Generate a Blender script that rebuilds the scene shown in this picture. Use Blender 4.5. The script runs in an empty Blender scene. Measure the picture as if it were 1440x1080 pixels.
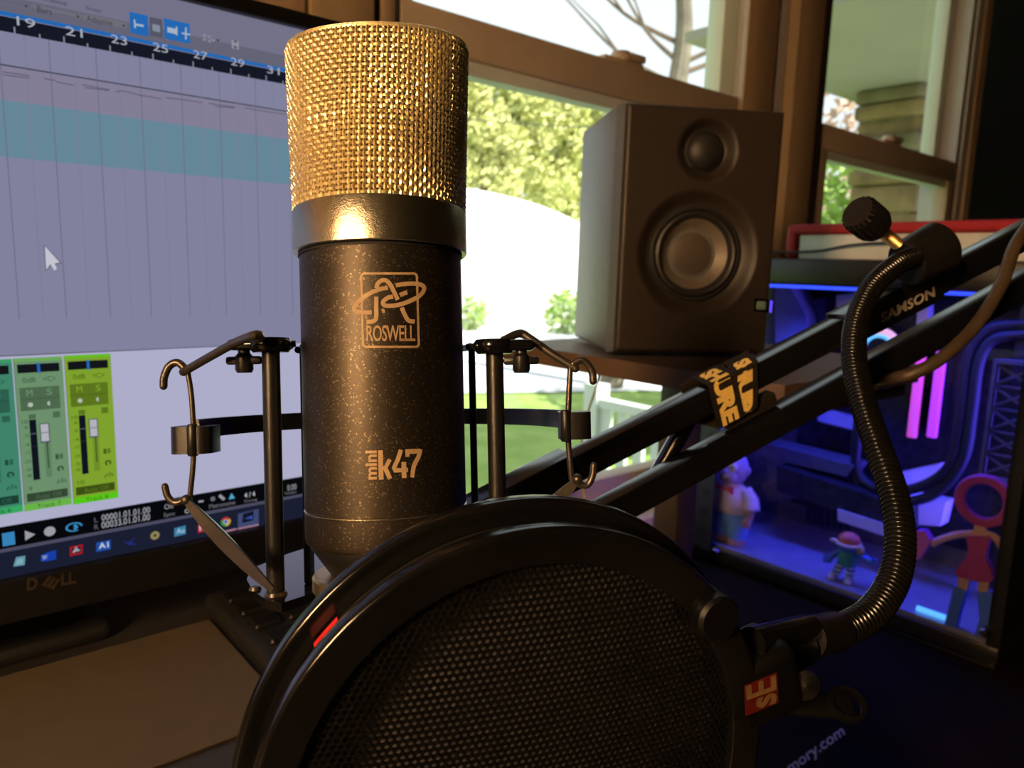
import bpy, bmesh, math, random
from mathutils import Vector, Matrix
random.seed(7)
SC = bpy.context.scene
COL = SC.collection
V = Vector
R_ = math.radians

# ------------------------------------------------------------------ camera
FPX = 1040.0
PITCH, ROLL = R_(9.0), R_(1.7)
CAM = V((0, 0, 1.0))
FW = V((0, math.cos(PITCH), -math.sin(PITCH)))
_r0, _u0 = V((1, 0, 0)), V((0, math.sin(PITCH), math.cos(PITCH)))
RT = _r0 * math.cos(ROLL) + _u0 * math.sin(ROLL)
UP = _u0 * math.cos(ROLL) - _r0 * math.sin(ROLL)
cd = bpy.data.cameras.new('camera'); co = bpy.data.objects.new('camera', cd); COL.objects.link(co)
cd.sensor_width = 36; cd.lens = 36 * FPX / 1440; cd.clip_start = 0.01; cd.clip_end = 300
co.matrix_world = Matrix((RT, UP, -FW)).transposed().to_4x4()
co.location = CAM
cd.dof.use_dof = True; cd.dof.focus_distance = 0.213; cd.dof.aperture_fstop = 22
SC.camera = co

# ------------------------------------------------------------------ world, sun, exposure
SC.view_settings.view_transform = 'Standard'; SC.view_settings.look = 'None'
SC.view_settings.gamma = 1; SC.view_settings.use_curve_mapping = False
SC.view_settings.exposure = 0.0
w = bpy.data.worlds.new('world'); SC.world = w; w.use_nodes = True
bg = w.node_tree.nodes['Background']
bg.inputs[0].default_value = (0.88, 0.94, 1.0, 1); bg.inputs[1].default_value = 1.35
WA = R_(49.5)                                   # heading of the window wall
WD = V((math.sin(WA), math.cos(WA), 0)); WN = V((-math.cos(WA), math.sin(WA), 0))
sl = bpy.data.lights.new('sun', 'SUN'); so = bpy.data.objects.new('sun', sl); COL.objects.link(so)
sl.energy = 11.0; sl.angle = R_(0.6); sl.color = (1, 0.95, 0.85)
so.rotation_euler = (WN * 0.75 + WD * -0.25 + V((0, 0, -0.75))).to_track_quat('-Z', 'Y').to_euler()

# ------------------------------------------------------------------ helpers
def ray(x, y): return FW + RT * ((x - 720) / FPX) + UP * ((540 - y) / FPX)
def cp(x, y, t): return CAM + ray(x, y) * t
def at_z(x, y, z):
    q = ray(x, y); return CAM + q * ((z - CAM.z) / q.z)
def at_plane(x, y, p, n):
    q = ray(x, y); return CAM + q * ((p - CAM).dot(n) / q.dot(n))
def frame(o, x, y, z): 
    return Matrix(((x.x, y.x, z.x, o.x), (x.y, y.y, z.y, o.y), (x.z, y.z, z.z, o.z), (0, 0, 0, 1)))
WM = frame(V((0, 0, 0)), WD, WN, V((0, 0, 1)))  # room frame: x along the window wall, y towards it, z up
def wp(s, y, z): return WM @ V((s, y, z))

class MB:
    def __init__(s): s.v = []; s.f = []; s.c = []; s.col = None
    def add(s, vs, fs, M=None):
        b = len(s.v)
        s.v += [(M @ V(p)) if M else V(p) for p in vs]
        s.f += [tuple(b + i for i in f) for f in fs]
        s.c += [s.col] * len(fs)
        return s
    def box(s, lo, hi, M=None):
        x0, y0, z0 = lo; x1, y1, z1 = hi
        vs = [(x0,y0,z0),(x1,y0,z0),(x1,y1,z0),(x0,y1,z0),(x0,y0,z1),(x1,y0,z1),(x1,y1,z1),(x0,y1,z1)]
        return s.add(vs, [(0,3,2,1),(4,5,6,7),(0,1,5,4),(1,2,6,5),(2,3,7,6),(3,0,4,7)], M)
    def rbox(s, lo, hi, bev, seg=2, M=None):
        bm = bmesh.new(); bmesh.ops.create_cube(bm, size=1)
        c = [(a + b) / 2 for a, b in zip(lo, hi)]; d = [b - a for a, b in zip(lo, hi)]
        for q in bm.verts: q.co = V((c[0] + q.co.x * d[0], c[1] + q.co.y * d[1], c[2] + q.co.z * d[2]))
        bmesh.ops.bevel(bm, geom=bm.edges[:], offset=bev, segments=seg, affect='EDGES', profile=0.5)
        bm.verts.index_update()
        s.add([q.co.copy() for q in bm.verts], [tuple(q.index for q in f.verts) for f in bm.faces], M); bm.free(); return s
    def tube(s, pts, r, n=10, closed=False, caps=True, M=None, flat=None):
        pts = [V(p) for p in pts]; m = len(pts)
        rr = r if isinstance(r, (list, tuple)) else [r] * m
        vs = []; up = None
        for i, p in enumerate(pts):
            a = pts[i - 1] if (i or closed) else pts[0]; b = pts[(i + 1) % m] if (closed or i < m - 1) else pts[-1]
            t = (b - a).normalized()
            if up is None:
                up = flat.copy() if flat else (V((0, 0, 1)) if abs(t.z) < 0.9 else V((1, 0, 0)))
            up = up - t * up.dot(t); up.normalize(); w_ = t.cross(up)
            for k in range(n):
                an = 2 * math.pi * k / n
                vs.append(p + (up * math.cos(an) + w_ * math.sin(an)) * rr[i])
        fs = []
        for i in range(m if closed else m - 1):
            j = (i + 1) % m
            for k in range(n):
                k2 = (k + 1) % n
                fs.append((i*n+k, i*n+k2, j*n+k2, j*n+k))
        if caps and not closed:
            fs.append(tuple(range(n - 1, -1, -1))); fs.append(tuple((m - 1) * n + k for k in range(n)))
        return s.add(vs, fs, M)
    def lathe(s, prof, n=48, M=None, a=1.0, b=1.0, close=True):
        vs = []; fs = []
        for (r, z) in prof:
            for k in range(n):
                t = 2 * math.pi * k / n; vs.append((r * a * math.cos(t), r * b * math.sin(t), z))
        for i in range(len(prof) - 1):
            for k in range(n):
                k2 = (k + 1) % n; fs.append((i*n+k, i*n+k2, (i+1)*n+k2, (i+1)*n+k))
        if close:
            if prof[0][0] > 1e-6: fs.append(tuple(range(n - 1, -1, -1)))
            if prof[-1][0] > 1e-6: fs.append(tuple((len(prof) - 1) * n + k for k in range(n)))
        return s.add(vs, fs, M)
    def prism(s, poly, z0, z1, M=None):
        n = len(poly)
        vs = [(x, y, z0) for x, y in poly] + [(x, y, z1) for x, y in poly]
        fs = [tuple(range(n - 1, -1, -1)), tuple(range(n, 2 * n))] + [(i, (i + 1) % n, n + (i + 1) % n, n + i) for i in range(n)]
        return s.add(vs, fs, M)
    def ball(s, c, r, M=None, n=14, m=9):
        rx, ry, rz = r if isinstance(r, (tuple, list)) else (r, r, r)
        vs = [(c[0], c[1], c[2] + rz)]; 
        for i in range(1, m):
            t = math.pi * i / m
            for k in range(n):
                a = 2 * math.pi * k / n
                vs.append((c[0] + rx*math.sin(t)*math.cos(a), c[1] + ry*math.sin(t)*math.sin(a), c[2] + rz*math.cos(t)))
        vs.append((c[0], c[1], c[2] - rz)); L = len(vs) - 1
        fs = [(0, 1 + k, 1 + (k + 1) % n) for k in range(n)]
        for i in range(m - 2):
            for k in range(n):
                a = 1 + i*n + k; b = 1 + i*n + (k+1) % n; fs.append((a, a + n, b + n, b))
        fs += [(L, 1 + (m-2)*n + (k+1) % n, 1 + (m-2)*n + k) for k in range(n)]
        return s.add(vs, fs, M)
    def build(s, name, mat, parent=None, smooth=35, kind=None, label=None):
        me = bpy.data.meshes.new(name); me.from_pydata([tuple(p) for p in s.v], [], s.f); me.update()
        if any(c is not None for c in s.c):
            at = me.color_attributes.new('Col', 'FLOAT_COLOR', 'CORNER'); i = 0
            for p, c in zip(me.polygons, s.c):
                for _ in p.vertices: at.data[i].color = (*(c or (0, 0, 0)), 1); i += 1
        if smooth:
            me.polygons.foreach_set('use_smooth', [True] * len(me.polygons)); me.set_sharp_from_angle(angle=R_(smooth))
        me.materials.append(MT[mat] if isinstance(mat, str) else mat)
        o = bpy.data.objects.new(name, me); COL.objects.link(o)
        if parent:
            o.parent = parent; o.matrix_parent_inverse = parent.matrix_world.inverted()
        if kind: o['kind'] = kind
        if label: o['label'] = label
        return o

def tag(o, label, cat, group=None):
    o['label'] = label; o['category'] = cat
    if group: o['group'] = group
    return o
def thing(name, loc, label, cat, group=None):
    o = bpy.data.objects.new(name, None); COL.objects.link(o); o.location = loc; o.empty_display_size = 0.02
    o.matrix_world = Matrix.Translation(loc)
    return tag(o, label, cat, group)
def struct(o, label=None, cat=None):
    o['kind'] = 'structure'
    if label: o['label'] = label
    if cat: o['category'] = cat
    return o

def bez(pts, n=8):
    pts = [V(p) for p in pts]; out = []
    P = [pts[0] * 2 - pts[1]] + pts + [pts[-1] * 2 - pts[-2]]
    for i in range(1, len(P) - 2):
        a, b, c, d = P[i-1], P[i], P[i+1], P[i+2]
        for k in range(n):
            t = k / n
            out.append(0.5 * ((b * 2) + (c - a) * t + (a*2 - b*5 + c*4 - d) * t*t + (b*3 - a - c*3 + d) * t**3))
    out.append(pts[-1]); return out

def text_tris(txt, bold=0.0, space=1.0):
    cu = bpy.data.curves.new('t', 'FONT'); cu.body = txt; cu.size = 1; cu.offset = bold; cu.space_character = space
    cu.resolution_u = 3
    ob = bpy.data.objects.new('t', cu); COL.objects.link(ob)
    me = ob.to_mesh()
    vs = [q.co.xy.copy() for q in me.vertices]; fs = [tuple(p.vertices) for p in me.polygons]
    ob.to_mesh_clear(); bpy.data.objects.remove(ob); bpy.data.curves.remove(cu)
    return vs, fs
def put_text(mb, txt, quad, mapper, bold=0.0, space=1.0):
    """quad: BL, BR, TR, TL of the ink box; mapper turns (x, y) into a point on the surface"""
    vs, fs = text_tris(txt, bold, space)
    if not vs: return
    x0 = min(v.x for v in vs); x1 = max(v.x for v in vs); y0 = min(v.y for v in vs); y1 = max(v.y for v in vs)
    bl, br, tr, tl = [V(q) for q in quad]; out = []
    for v in vs:
        u = (v.x - x0) / (x1 - x0 or 1); t = (v.y - y0) / (y1 - y0 or 1)
        q = bl * (1-u) * (1-t) + br * u * (1-t) + tr * u * t + tl * (1-u) * t
        out.append(mapper(q.x, q.y))
    mb.add(out, fs)
def put_strip(mb, pts, wd, mapper, closed=False):
    pts = [V(p) for p in pts]; n = len(pts); vs = []
    for i, p in enumerate(pts):
        a = pts[i-1] if (i or closed) else pts[0]; b = pts[(i+1) % n] if (closed or i < n-1) else pts[-1]
        t = (b - a).normalized(); nr = V((-t.y, t.x)) * wd / 2
        vs += [mapper(*(p + nr)), mapper(*(p - nr))]
    mb.add(vs, [(2*i, 2*i+1, 2*((i+1) % n)+1, 2*((i+1) % n)) for i in range(n if closed else n-1)])

# ------------------------------------------------------------------ materials
MT = {}
def mat(name, col, rough=0.5, metal=0.0, var=0.0, scale=40, bump=0.0, bscale=None, stretch=None, emit=None, es=1.0, spec=0.5, coat=0.0, col2=None, trans=0.0):
    m = bpy.data.materials.new(name); m.use_nodes = True; nt = m.node_tree; b = nt.nodes['Principled BSDF']
    b.inputs['Base Color'].default_value = (*col, 1); b.inputs['Roughness'].default_value = rough; b.inputs['Metallic'].default_value = metal
    b.inputs['Specular IOR Level'].default_value = spec; b.inputs['Coat Weight'].default_value = coat
    b.inputs['Transmission Weight'].default_value = trans
    tc = nt.nodes.new('ShaderNodeTexCoord'); src = tc.outputs['Object']
    if stretch:
        mp = nt.nodes.new('ShaderNodeMapping'); mp.inputs['Scale'].default_value = stretch; nt.links.new(src, mp.inputs[0]); src = mp.outputs[0]
    if var or col2:
        nz = nt.nodes.new('ShaderNodeTexNoise'); nz.inputs['Scale'].default_value = scale; nz.inputs['Detail'].default_value = 5
        nt.links.new(src, nz.inputs['Vector'])
        rp = nt.nodes.new('ShaderNodeValToRGB'); rp.color_ramp.elements[0].position = 0.32; rp.color_ramp.elements[1].position = 0.68
        c2 = col2 or tuple(min(1, c * (1 + var)) for c in col); c1 = col if col2 else tuple(c * (1 - var) for c in col)
        rp.color_ramp.elements[0].color = (*c1, 1); rp.color_ramp.elements[1].color = (*c2, 1)
        nt.links.new(nz.outputs['Fac'], rp.inputs[0]); nt.links.new(rp.outputs[0], b.inputs['Base Color'])
    if bump:
        n2 = nt.nodes.new('ShaderNodeTexNoise'); n2.inputs['Scale'].default_value = bscale or scale * 3; n2.inputs['Detail'].default_value = 3
        nt.links.new(src, n2.inputs['Vector'])
        bp = nt.nodes.new('ShaderNodeBump'); bp.inputs['Strength'].default_value = bump; bp.inputs['Distance'].default_value = 0.001
        nt.links.new(n2.outputs['Fac'], bp.inputs['Height']); nt.links.new(bp.outputs[0], b.inputs['Normal'])
    if emit:
        b.inputs['Emission Color'].default_value = (*emit, 1); b.inputs['Emission Strength'].default_value = es
    MT[name] = m; return m
def sr(r, g, b): 
    return tuple(((c / 255 + 0.055) / 1.055) ** 2.4 if c > 10 else c / 255 / 12.92 for c in (r, g, b))

mat('grille_gold', (0.98, 0.80, 0.44), 0.38, 0.88, 0.05, 300)
mat('grille_inner', (0.10, 0.045, 0.015), 0.6, 0.6, 0.3, 200)
mat('ring_satin', (0.66, 0.60, 0.46), 0.26, 1.0, 0.06, 900, 0.15, 2500)
mat('decal_gold', (0.44, 0.30, 0.16), 0.6, 0.0, 0.08, 400)
mat('base_gold', (0.75, 0.50, 0.18), 0.35, 1.0, 0.1, 300)
mat('black_metal', (0.009, 0.0083, 0.0078), 0.36, 0.0, 0.2, 120, 0.06, 1500, spec=0.5)
mat('black_gloss', (0.005, 0.005, 0.0055), 0.16, 0.0, 0.2, 60, spec=0.5)
mat('neck_black', (0.006, 0.0055, 0.005), 0.22, 0.0, 0.2, 60, spec=0.35)
mat('black_matte', (0.006, 0.0055, 0.0055), 0.7, 0.0, 0.2, 60)
mat('gunmetal_rod', (0.10, 0.085, 0.07), 0.34, 0.75, 0.15, 200)
mat('elastic', (0.028, 0.019, 0.010), 0.6, 0.0, 0.2, 800, 0.2, 3000)
mat('arm_black', (0.005, 0.005, 0.006), 0.20, 0.0, 0.15, 60, 0.02, 900, spec=0.9)
mat('screen_black', (0.008, 0.008, 0.009), 0.35, 0.0, 0.1, 60)
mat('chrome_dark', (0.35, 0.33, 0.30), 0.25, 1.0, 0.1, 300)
mat('wood_warm', (0.35, 0.24, 0.14), 0.45, 0, 0.22, 14, 0.1, 60, (1, 1, 0.06), coat=0.15)
mat('wood_shelf', (0.12, 0.072, 0.045), 0.5, 0, 0.25, 14, 0.1, 60, (1, 0.08, 1))
mat('table_black', (0.008, 0.005, 0.004), 0.85, 0, 0.3, 10, 0.1, 60, (1, 0.1, 1), spec=0.05)
mat('mat_rubber', (0.004, 0.004, 0.004), 0.8, 0, 0.2, 300, spec=0.05)
mat('wood_dark', (0.045, 0.027, 0.017), 0.6, 0, 0.3, 10, 0.1, 60, (1, 0.1, 1))
mat('desk_dark', (0.035, 0.030, 0.028), 0.55, 0, 0.3, 12, 0.1, 60, (0.1, 1, 1))
mat('sash_tan', (0.46, 0.36, 0.26), 0.5, 0, 0.06, 8, 0.03)
mat('sash_vinyl', (0.62, 0.66, 0.60), 0.45, 0, 0.05, 8)
mat('liner_vinyl', (0.50, 0.47, 0.46), 0.45, 0, 0.05, 8)
mat('wall_paint', (0.20, 0.14, 0.09), 0.8, 0, 0.08, 6, 0.1, 200)
mat('room_dark', (0.022, 0.019, 0.017), 0.85, 0, 0.15, 5, 0.1, 100)
mat('floor_wood', (0.09, 0.06, 0.04), 0.5, 0, 0.3, 8, 0.1, 60, (0.1, 1, 1))
mat('speaker_black', (0.030, 0.021, 0.015), 0.46, 0, 0.10, 300, 0.10, 1800, spec=0.5)
mat('speaker_side', (0.11, 0.11, 0.105), 0.48, 0, 0.1, 200, 0.12, 900, spec=0.9)
mat('cone_dark', (0.020, 0.018, 0.017), 0.5, 0, 0.2, 200)
mat('kevlar', (0.20, 0.165, 0.13), 0.42, 0.35, 0.25, 900, 0.3, 900)
mat('dust_cap', (0.085, 0.065, 0.050), 0.55, 0, 0.1, 200)
mat('rubber', (0.018, 0.016, 0.015), 0.5, 0, 0.1, 200, spec=0.6)
mat('cable_brown', (0.055, 0.035, 0.018), 0.45, 0, 0.15, 100)
mat('cable_black', (0.012, 0.012, 0.012), 0.5, 0, 0.1, 100)
mat('strap_black', (0.022, 0.016, 0.012), 0.9, 0, 0.5, 900, 0.8, 2200, spec=0.1)
mat('strap_yellow', (0.85, 0.58, 0.14), 0.75, 0, 0.12, 1500, 0.5, 2500)
mat('text_grey', (0.36, 0.31, 0.26), 0.6, 0, 0.15, 700)
mat('emblem_gold', (0.20, 0.115, 0.05), 0.5, 0.3, 0.15, 700)
mat('text_gold', (0.45, 0.33, 0.18), 0.5, 0.3, 0.15, 700)
mat('dell_silver', (0.25, 0.20, 0.13), 0.35, 0.9, 0.1, 300)
mat('paper', (0.085, 0.062, 0.036), 0.85, 0, 0.06, 60, 0.1, 400)
mat('red_cloth', (0.42, 0.012, 0.022), 0.75, 0, 0.12, 300, 0.3, 1200)
mat('white_box', (0.66, 0.64, 0.62), 0.55, 0, 0.04, 30)
mat('red_plastic', (0.75, 0.02, 0.035), 0.45, 0, 0.1, 100)
mat('se_red', (0.085, 0.006, 0.004), 0.4, 0, 0.15, 300)
mat('pc_black', (0.010, 0.010, 0.012), 0.35, 0, 0.15, 40)
mat('pc_shroud', (0.36, 0.36, 0.42), 0.25, 0, 0.1, 30, spec=0.7)
mat('pc_grey', (0.16, 0.16, 0.19), 0.5, 0.2, 0.2, 60)
mat('pc_strip', (0.035, 0.035, 0.045), 0.5, 0, 0.1, 60)
mat('pc_white', (0.70, 0.70, 0.75), 0.45, 0, 0.05, 40)
mat('pc_board', (0.020, 0.022, 0.030), 0.5, 0, 0.6, 90, 0.3, 300)
mat('pc_hose', (0.020, 0.020, 0.024), 0.45, 0, 0.15, 200, 0.3, 2500)
mat('led_pink', (0.9, 0.1, 0.6), 0.4, emit=(1.0, 0.12, 0.36), es=0.75)
mat('led_magenta', (0.9, 0.1, 0.8), 0.4, emit=(0.80, 0.08, 0.70), es=0.75)
mat('led_blue', (0.2, 0.3, 1), 0.4, emit=(0.03, 0.07, 1.0), es=2.5)
mat('led_cyan', (0.2, 0.9, 1), 0.4, emit=(0.12, 0.5, 0.9), es=1.5)
mat('led_warm', (1, 0.8, 0.7), 0.4, emit=(0.8, 0.42, 0.38), es=1.3)
mat('toy_head', (0.52, 0.40, 0.55), 0.6, 0, 0.05, 60)
mat('toy_skin', (0.72, 0.42, 0.34), 0.6, 0, 0.05, 60)
mat('toy_shirt', (0.85, 0.70, 0.58), 0.8, 0, 0.08, 200)
mat('toy_shorts', (0.22, 0.50, 0.98), 0.8, 0, 0.15, 150)
mat('toy_red', (0.8, 0.06, 0.08), 0.6, 0, 0.05, 60)
mat('toy_white', (0.85, 0.85, 0.85), 0.5, 0, 0.03, 60)
mat('toy_black', (0.02, 0.02, 0.02), 0.5, 0, 0.03, 60)
mat('toy_orange', (0.90, 0.22, 0.12), 0.55, 0, 0.06, 60)
mat('toy_cream', (0.85, 0.70, 0.35), 0.6, 0, 0.06, 60)
mat('toy_blue', (0.10, 0.28, 0.75), 0.5, 0, 0.1, 100)
mat('toy_green', (0.06, 0.45, 0.38), 0.6, 0, 0.1, 100)
mat('toy_pink', (0.50, 0.07, 0.30), 0.5, 0, 0.06, 60)
mat('toy_purple', (0.40, 0.09, 0.60), 0.5, 0, 0.06, 60)
mat('toy_boot', (0.10, 0.24, 0.95), 0.5, 0, 0.06, 60)
mat('grass', (0.20, 0.32, 0.05), 0.9, 0, 0, 3, col2=(0.30, 0.42, 0.10))
mat('gravel', (0.80, 0.79, 0.78), 0.9, 0, 0.10, 2)
mat('road', (0.55, 0.56, 0.60), 0.9, 0, 0, 0.6, col2=(0.75, 0.75, 0.76))
mat('leaf_yellow', (0.60, 0.60, 0.24), 0.7, 0, 0.35, 2)
mat('leaf_green', (0.34, 0.48, 0.12), 0.7, 0, 0.35, 3)
mat('leaf_rust', (0.50, 0.34, 0.25), 0.7, 0, 0.35, 3)
mat('bark_pale', (0.17, 0.14, 0.10), 0.85, 0, 0.3, 5, 0.3, 20)
mat('bark_dark', (0.16, 0.11, 0.08), 0.9, 0, 0.3, 5, 0.3, 20)
mat('stone', (0.26, 0.17, 0.09), 0.85, 0, 0.35, 5, 0.5, 25)
mat('stone_grey', (0.20, 0.16, 0.10), 0.85, 0, 0.35, 5, 0.5, 25)
mat('soffit', (0.34, 0.31, 0.27), 0.8, 0, 0.04, 3)
mat('rail_white', (0.75, 0.78, 0.78), 0.6, 0, 0.04, 3)
mat('lamp_metal', (0.05, 0.05, 0.05), 0.4, 0.5, 0.1, 50)
mat('lamp_shade', (0.9, 0.7, 0.5), 0.8, 0, 0.05, 200, emit=(1, 0.60, 0.28), es=150)
mat('lamp_bulb', (1, 0.8, 0.5), 0.4, emit=(1, 0.55, 0.2), es=10)
mat('pop_screen', (0.0035, 0.0035, 0.0035), 0.6, 0, 0.1, 200, spec=0.05)
mat('pop_plastic', (0.003, 0.003, 0.0035), 0.45, 0, 0.2, 200, spec=0.25)
mat('fabric_mesh', (0.55, 0.50, 0.45), 0.9, 0, 0.3, 900, 0.4, 2500)

def flake_mat():
    m = mat('mic_body', (0.075, 0.062, 0.049), 0.46, 0.9); nt = m.node_tree; b = nt.nodes['Principled BSDF']
    tc = nt.nodes.new('ShaderNodeTexCoord')
    vo = nt.nodes.new('ShaderNodeTexVoronoi'); vo.inputs['Scale'].default_value = 2600
    nt.links.new(tc.outputs['Object'], vo.inputs['Vector'])
    rp = nt.nodes.new('ShaderNodeValToRGB'); e = rp.color_ramp.elements
    sp = nt.nodes.new('ShaderNodeSeparateColor'); nt.links.new(vo.outputs['Color'], sp.inputs[0])
    e[0].position = 0.90; e[0].color = (0.058, 0.048, 0.037, 1); e[1].position = 1.0; e[1].color = (0.21, 0.17, 0.12, 1)
    nt.links.new(sp.outputs[0], rp.inputs[0]); nt.links.new(rp.outputs[0], b.inputs['Base Color'])
    nz = nt.nodes.new('ShaderNodeTexNoise'); nz.inputs['Scale'].default_value = 1800; nt.links.new(tc.outputs['Object'], nz.inputs['Vector'])
    bp = nt.nodes.new('ShaderNodeBump'); bp.inputs['Strength'].default_value = 0.12; bp.inputs['Distance'].default_value = 0.0006
    nt.links.new(nz.outputs['Fac'], bp.inputs['Height']); nt.links.new(bp.outputs[0], b.inputs['Normal'])
flake_mat()
def glass_mat(name, tint, gl=0.12):
    m = bpy.data.materials.new(name); m.use_nodes = True; nt = m.node_tree; nt.nodes.clear()
    o = nt.nodes.new('ShaderNodeOutputMaterial'); t = nt.nodes.new('ShaderNodeBsdfTransparent'); g = nt.nodes.new('ShaderNodeBsdfGlossy')
    t.inputs[0].default_value = (*tint, 1); g.inputs['Roughness'].default_value = 0.02
    lw = nt.nodes.new('ShaderNodeLayerWeight'); lw.inputs[0].default_value = 0.5; pw = nt.nodes.new('ShaderNodeMath'); pw.operation = 'POWER'; pw.inputs[1].default_value = 4.0
    nt.links.new(lw.outputs['Facing'], pw.inputs[0]); fr = nt.nodes.new('ShaderNodeMath'); fr.operation = 'MULTIPLY_ADD'; fr.inputs[1].default_value = 0.35; fr.inputs[2].default_value = 0.02; nt.links.new(pw.outputs[0], fr.inputs[0])
    mx = nt.nodes.new('ShaderNodeMixShader'); nt.links.new(fr.outputs[0], mx.inputs[0]); nt.links.new(t.outputs[0], mx.inputs[1]); nt.links.new(g.outputs[0], mx.inputs[2])
    nt.links.new(mx.outputs[0], o.inputs[0]); MT[name] = m
glass_mat('window_glass', (0.94, 0.97, 0.95)); glass_mat('case_glass', (0.80, 0.80, 0.82))
def emit_attr():
    m = bpy.data.materials.new('screen_picture'); m.use_nodes = True; nt = m.node_tree; nt.nodes.clear()
    o = nt.nodes.new('ShaderNodeOutputMaterial'); e = nt.nodes.new('ShaderNodeEmission'); a = nt.nodes.new('ShaderNodeAttribute'); a.attribute_name = 'Col'
    nt.links.new(a.outputs['Color'], e.inputs[0]); e.inputs[1].default_value = 0.72; nt.links.new(e.outputs[0], o.inputs[0]); MT['screen_picture'] = m
emit_attr()

# ================================================================== ROOM SHELL
WY = 0.75                                        # inner face of the window wall
S0, S1, Y0, CE = -1.7, 2.36, -2.6, 2.45
W1 = (0.452, 1.178); W2 = (1.385, 2.10); WZ0, WZ1 = 0.625, 2.06
def wbox(name, lo, hi, m, parent=None, bev=0.0):
    b = MB()
    b.rbox(lo, hi, bev, 2, WM) if bev else b.box(lo, hi, WM)
    return b.build(name, m, parent)
b = MB()
for lo, hi in (((S0, WY, 0), (S1, 0.835, WZ0)), ((S0, WY, WZ1), (S1, 0.835, CE)), ((S0, WY, WZ0), (W1[0], 0.835, WZ1)),
               ((W1[1], WY + .02, WZ0), (W2[0], 0.835, WZ1)), ((W2[1], WY, WZ0), (S1, 0.835, WZ1))): b.box(lo, hi, WM)
struct(b.build('wall_front', 'wall_paint'))
struct(wbox('wall_left', (S0 - .1, Y0, 0), (S0, 0.9, CE), 'room_dark'))
struct(wbox('wall_right', (S1, Y0, 0), (S1 + .1, 0.9, CE), 'room_dark'))
struct(wbox('wall_back', (S0 - .1, Y0 - .1, 0), (S1 + .1, Y0, CE), 'room_dark'))
struct(wbox('floor', (S0 - .1, Y0 - .1, -.1), (S1 + .1, 0.9, 0), 'floor_wood'))
struct(wbox('ceiling', (S0 - .1, Y0 - .1, CE), (S1 + .1, 1.25, CE + .1), 'room_dark'))

def window(idx, s0, s1):
    win = struct(thing('window_%d' % idx, wp((s0 + s1) / 2, WY, WZ0), 'double-hung window with wood casing and white vinyl upper sash' if idx == 1 else 'double-hung window looking out on a stone pillar', 'window'))
    # jamb liners
    wbox('jamb_liner', (s0, WY + .005, WZ0), (s0 + .012, 0.832, WZ1), 'liner_vinyl', win)
    wbox('jamb_liner', (s1 - .012, WY + .005, WZ0), (s1, 0.832, WZ1), 'liner_vinyl', win)
    wbox('head_jamb', (s0, WY + .005, WZ1 - .02), (s1, 0.832, WZ1), 'liner_vinyl', win)
    # lower sash (room side)
    a, c = s0 + .012, s1 - .012
    rz0, rz1 = 1.243, 1.291
    wbox('meeting_rail', (a, WY, rz0), (c, WY + .034, rz1), 'sash_tan', win, .003)
    wbox('glazing_bead', (a + .035, WY + .006, rz0 - .016), (c - .035, WY + .030, rz0), 'sash_vinyl', win)
    wbox('lower_stile', (a, WY, WZ0 + .01), (a + .04, WY + .034, rz0), 'sash_tan', win, .003)
    wbox('lower_stile', (c - .04, WY, WZ0 + .01), (c, WY + .034, rz0), 'sash_tan', win, .003)
    wbox('bottom_rail', (a, WY, WZ0 + .002), (c, WY + .034, WZ0 + .055), 'sash_tan', win, .003)
    wbox('lower_pane', (a + .03, WY + .016, WZ0 + .04), (c - .03, WY + .019, rz0), 'window_glass', win)
    # upper sash (outside)
    u = WY + .042
    wbox('upper_stile', (a, u, 1.25), (a + .042, u + .034, WZ1 - .02), 'sash_vinyl', win, .003)
    wbox('upper_stile', (c - .042, u, 1.25), (c, u + .034, WZ1 - .02), 'sash_vinyl', win, .003)
    wbox('upper_rail', (a, u, 1.25), (c, u + .034, 1.288), 'sash_vinyl', win, .003)
    wbox('top_rail', (a, u, WZ1 - .075), (c, u + .034, WZ1 - .02), 'sash_vinyl', win, .003)
    wbox('upper_pane', (a + .035, u + .016, 1.28), (c - .035, u + .019, WZ1 - .07), 'window_glass', win)
    # sash lock on the rail
    ls = s0 + .40 if idx == 1 else s0 + .36
    lk = MB(); lk.rbox((ls - .05, WY + .008, 1.291), (ls + .035, WY + .032, 1.300), .003, 2, WM)
    lk.lathe([(0, 0), (.016, 0), (.017, .006), (.013, .014), (0, .015)], 20, WM @ Matrix.Translation((ls - .005, WY + .02, 1.298)))
    lk.rbox((ls - .002, WY + .004, 1.300), (ls + .034, WY + .016, 1.311), .003, 2, WM)
    lk.build('sash_lock', 'sash_tan', win)
    return win
win1 = window(1, *W1); win2 = window(2, *W2)
# casing and mullion trims
def trim(i, lo, hi, m='wood_warm', bev=.003): struct(wbox('trim_%d' % i, lo, hi, m, None, bev))
trim(1, (W1[0] - .016, WY - .006, WZ0 - .1), (W1[0] + .001, WY + .02, WZ1 + .02), 'wood_warm')
trim(2, (W1[0] - .026, WY - .001, WZ0 - .1), (W1[0] - .017, WY + .02, WZ1), 'black_matte', .001)
trim(3, (W1[0] - .100, WY - .012, WZ0 - .1), (W1[0] - .028, WY + .02, WZ1 + .02))
trim(4, (W1[0] - .190, WY - .008, WZ0 - .1), (W1[0] - .104, WY + .02, WZ1 + .02))
trim(5, (1.116, WY - .012, WZ0 - .02), (1.205, WY - .001, WZ1))
trim(6, (1.207, WY - .002, WZ0 - .02), (1.255, WY + .03, WZ1), 'liner_vinyl')
trim(7, (1.257, WY - .020, WZ0 - .02), (1.345, WY + .03, WZ1))
trim(8, (1.347, WY - .010, WZ0 - .02), (1.387, WY + .04, WZ1), 'wood_dark')
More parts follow.
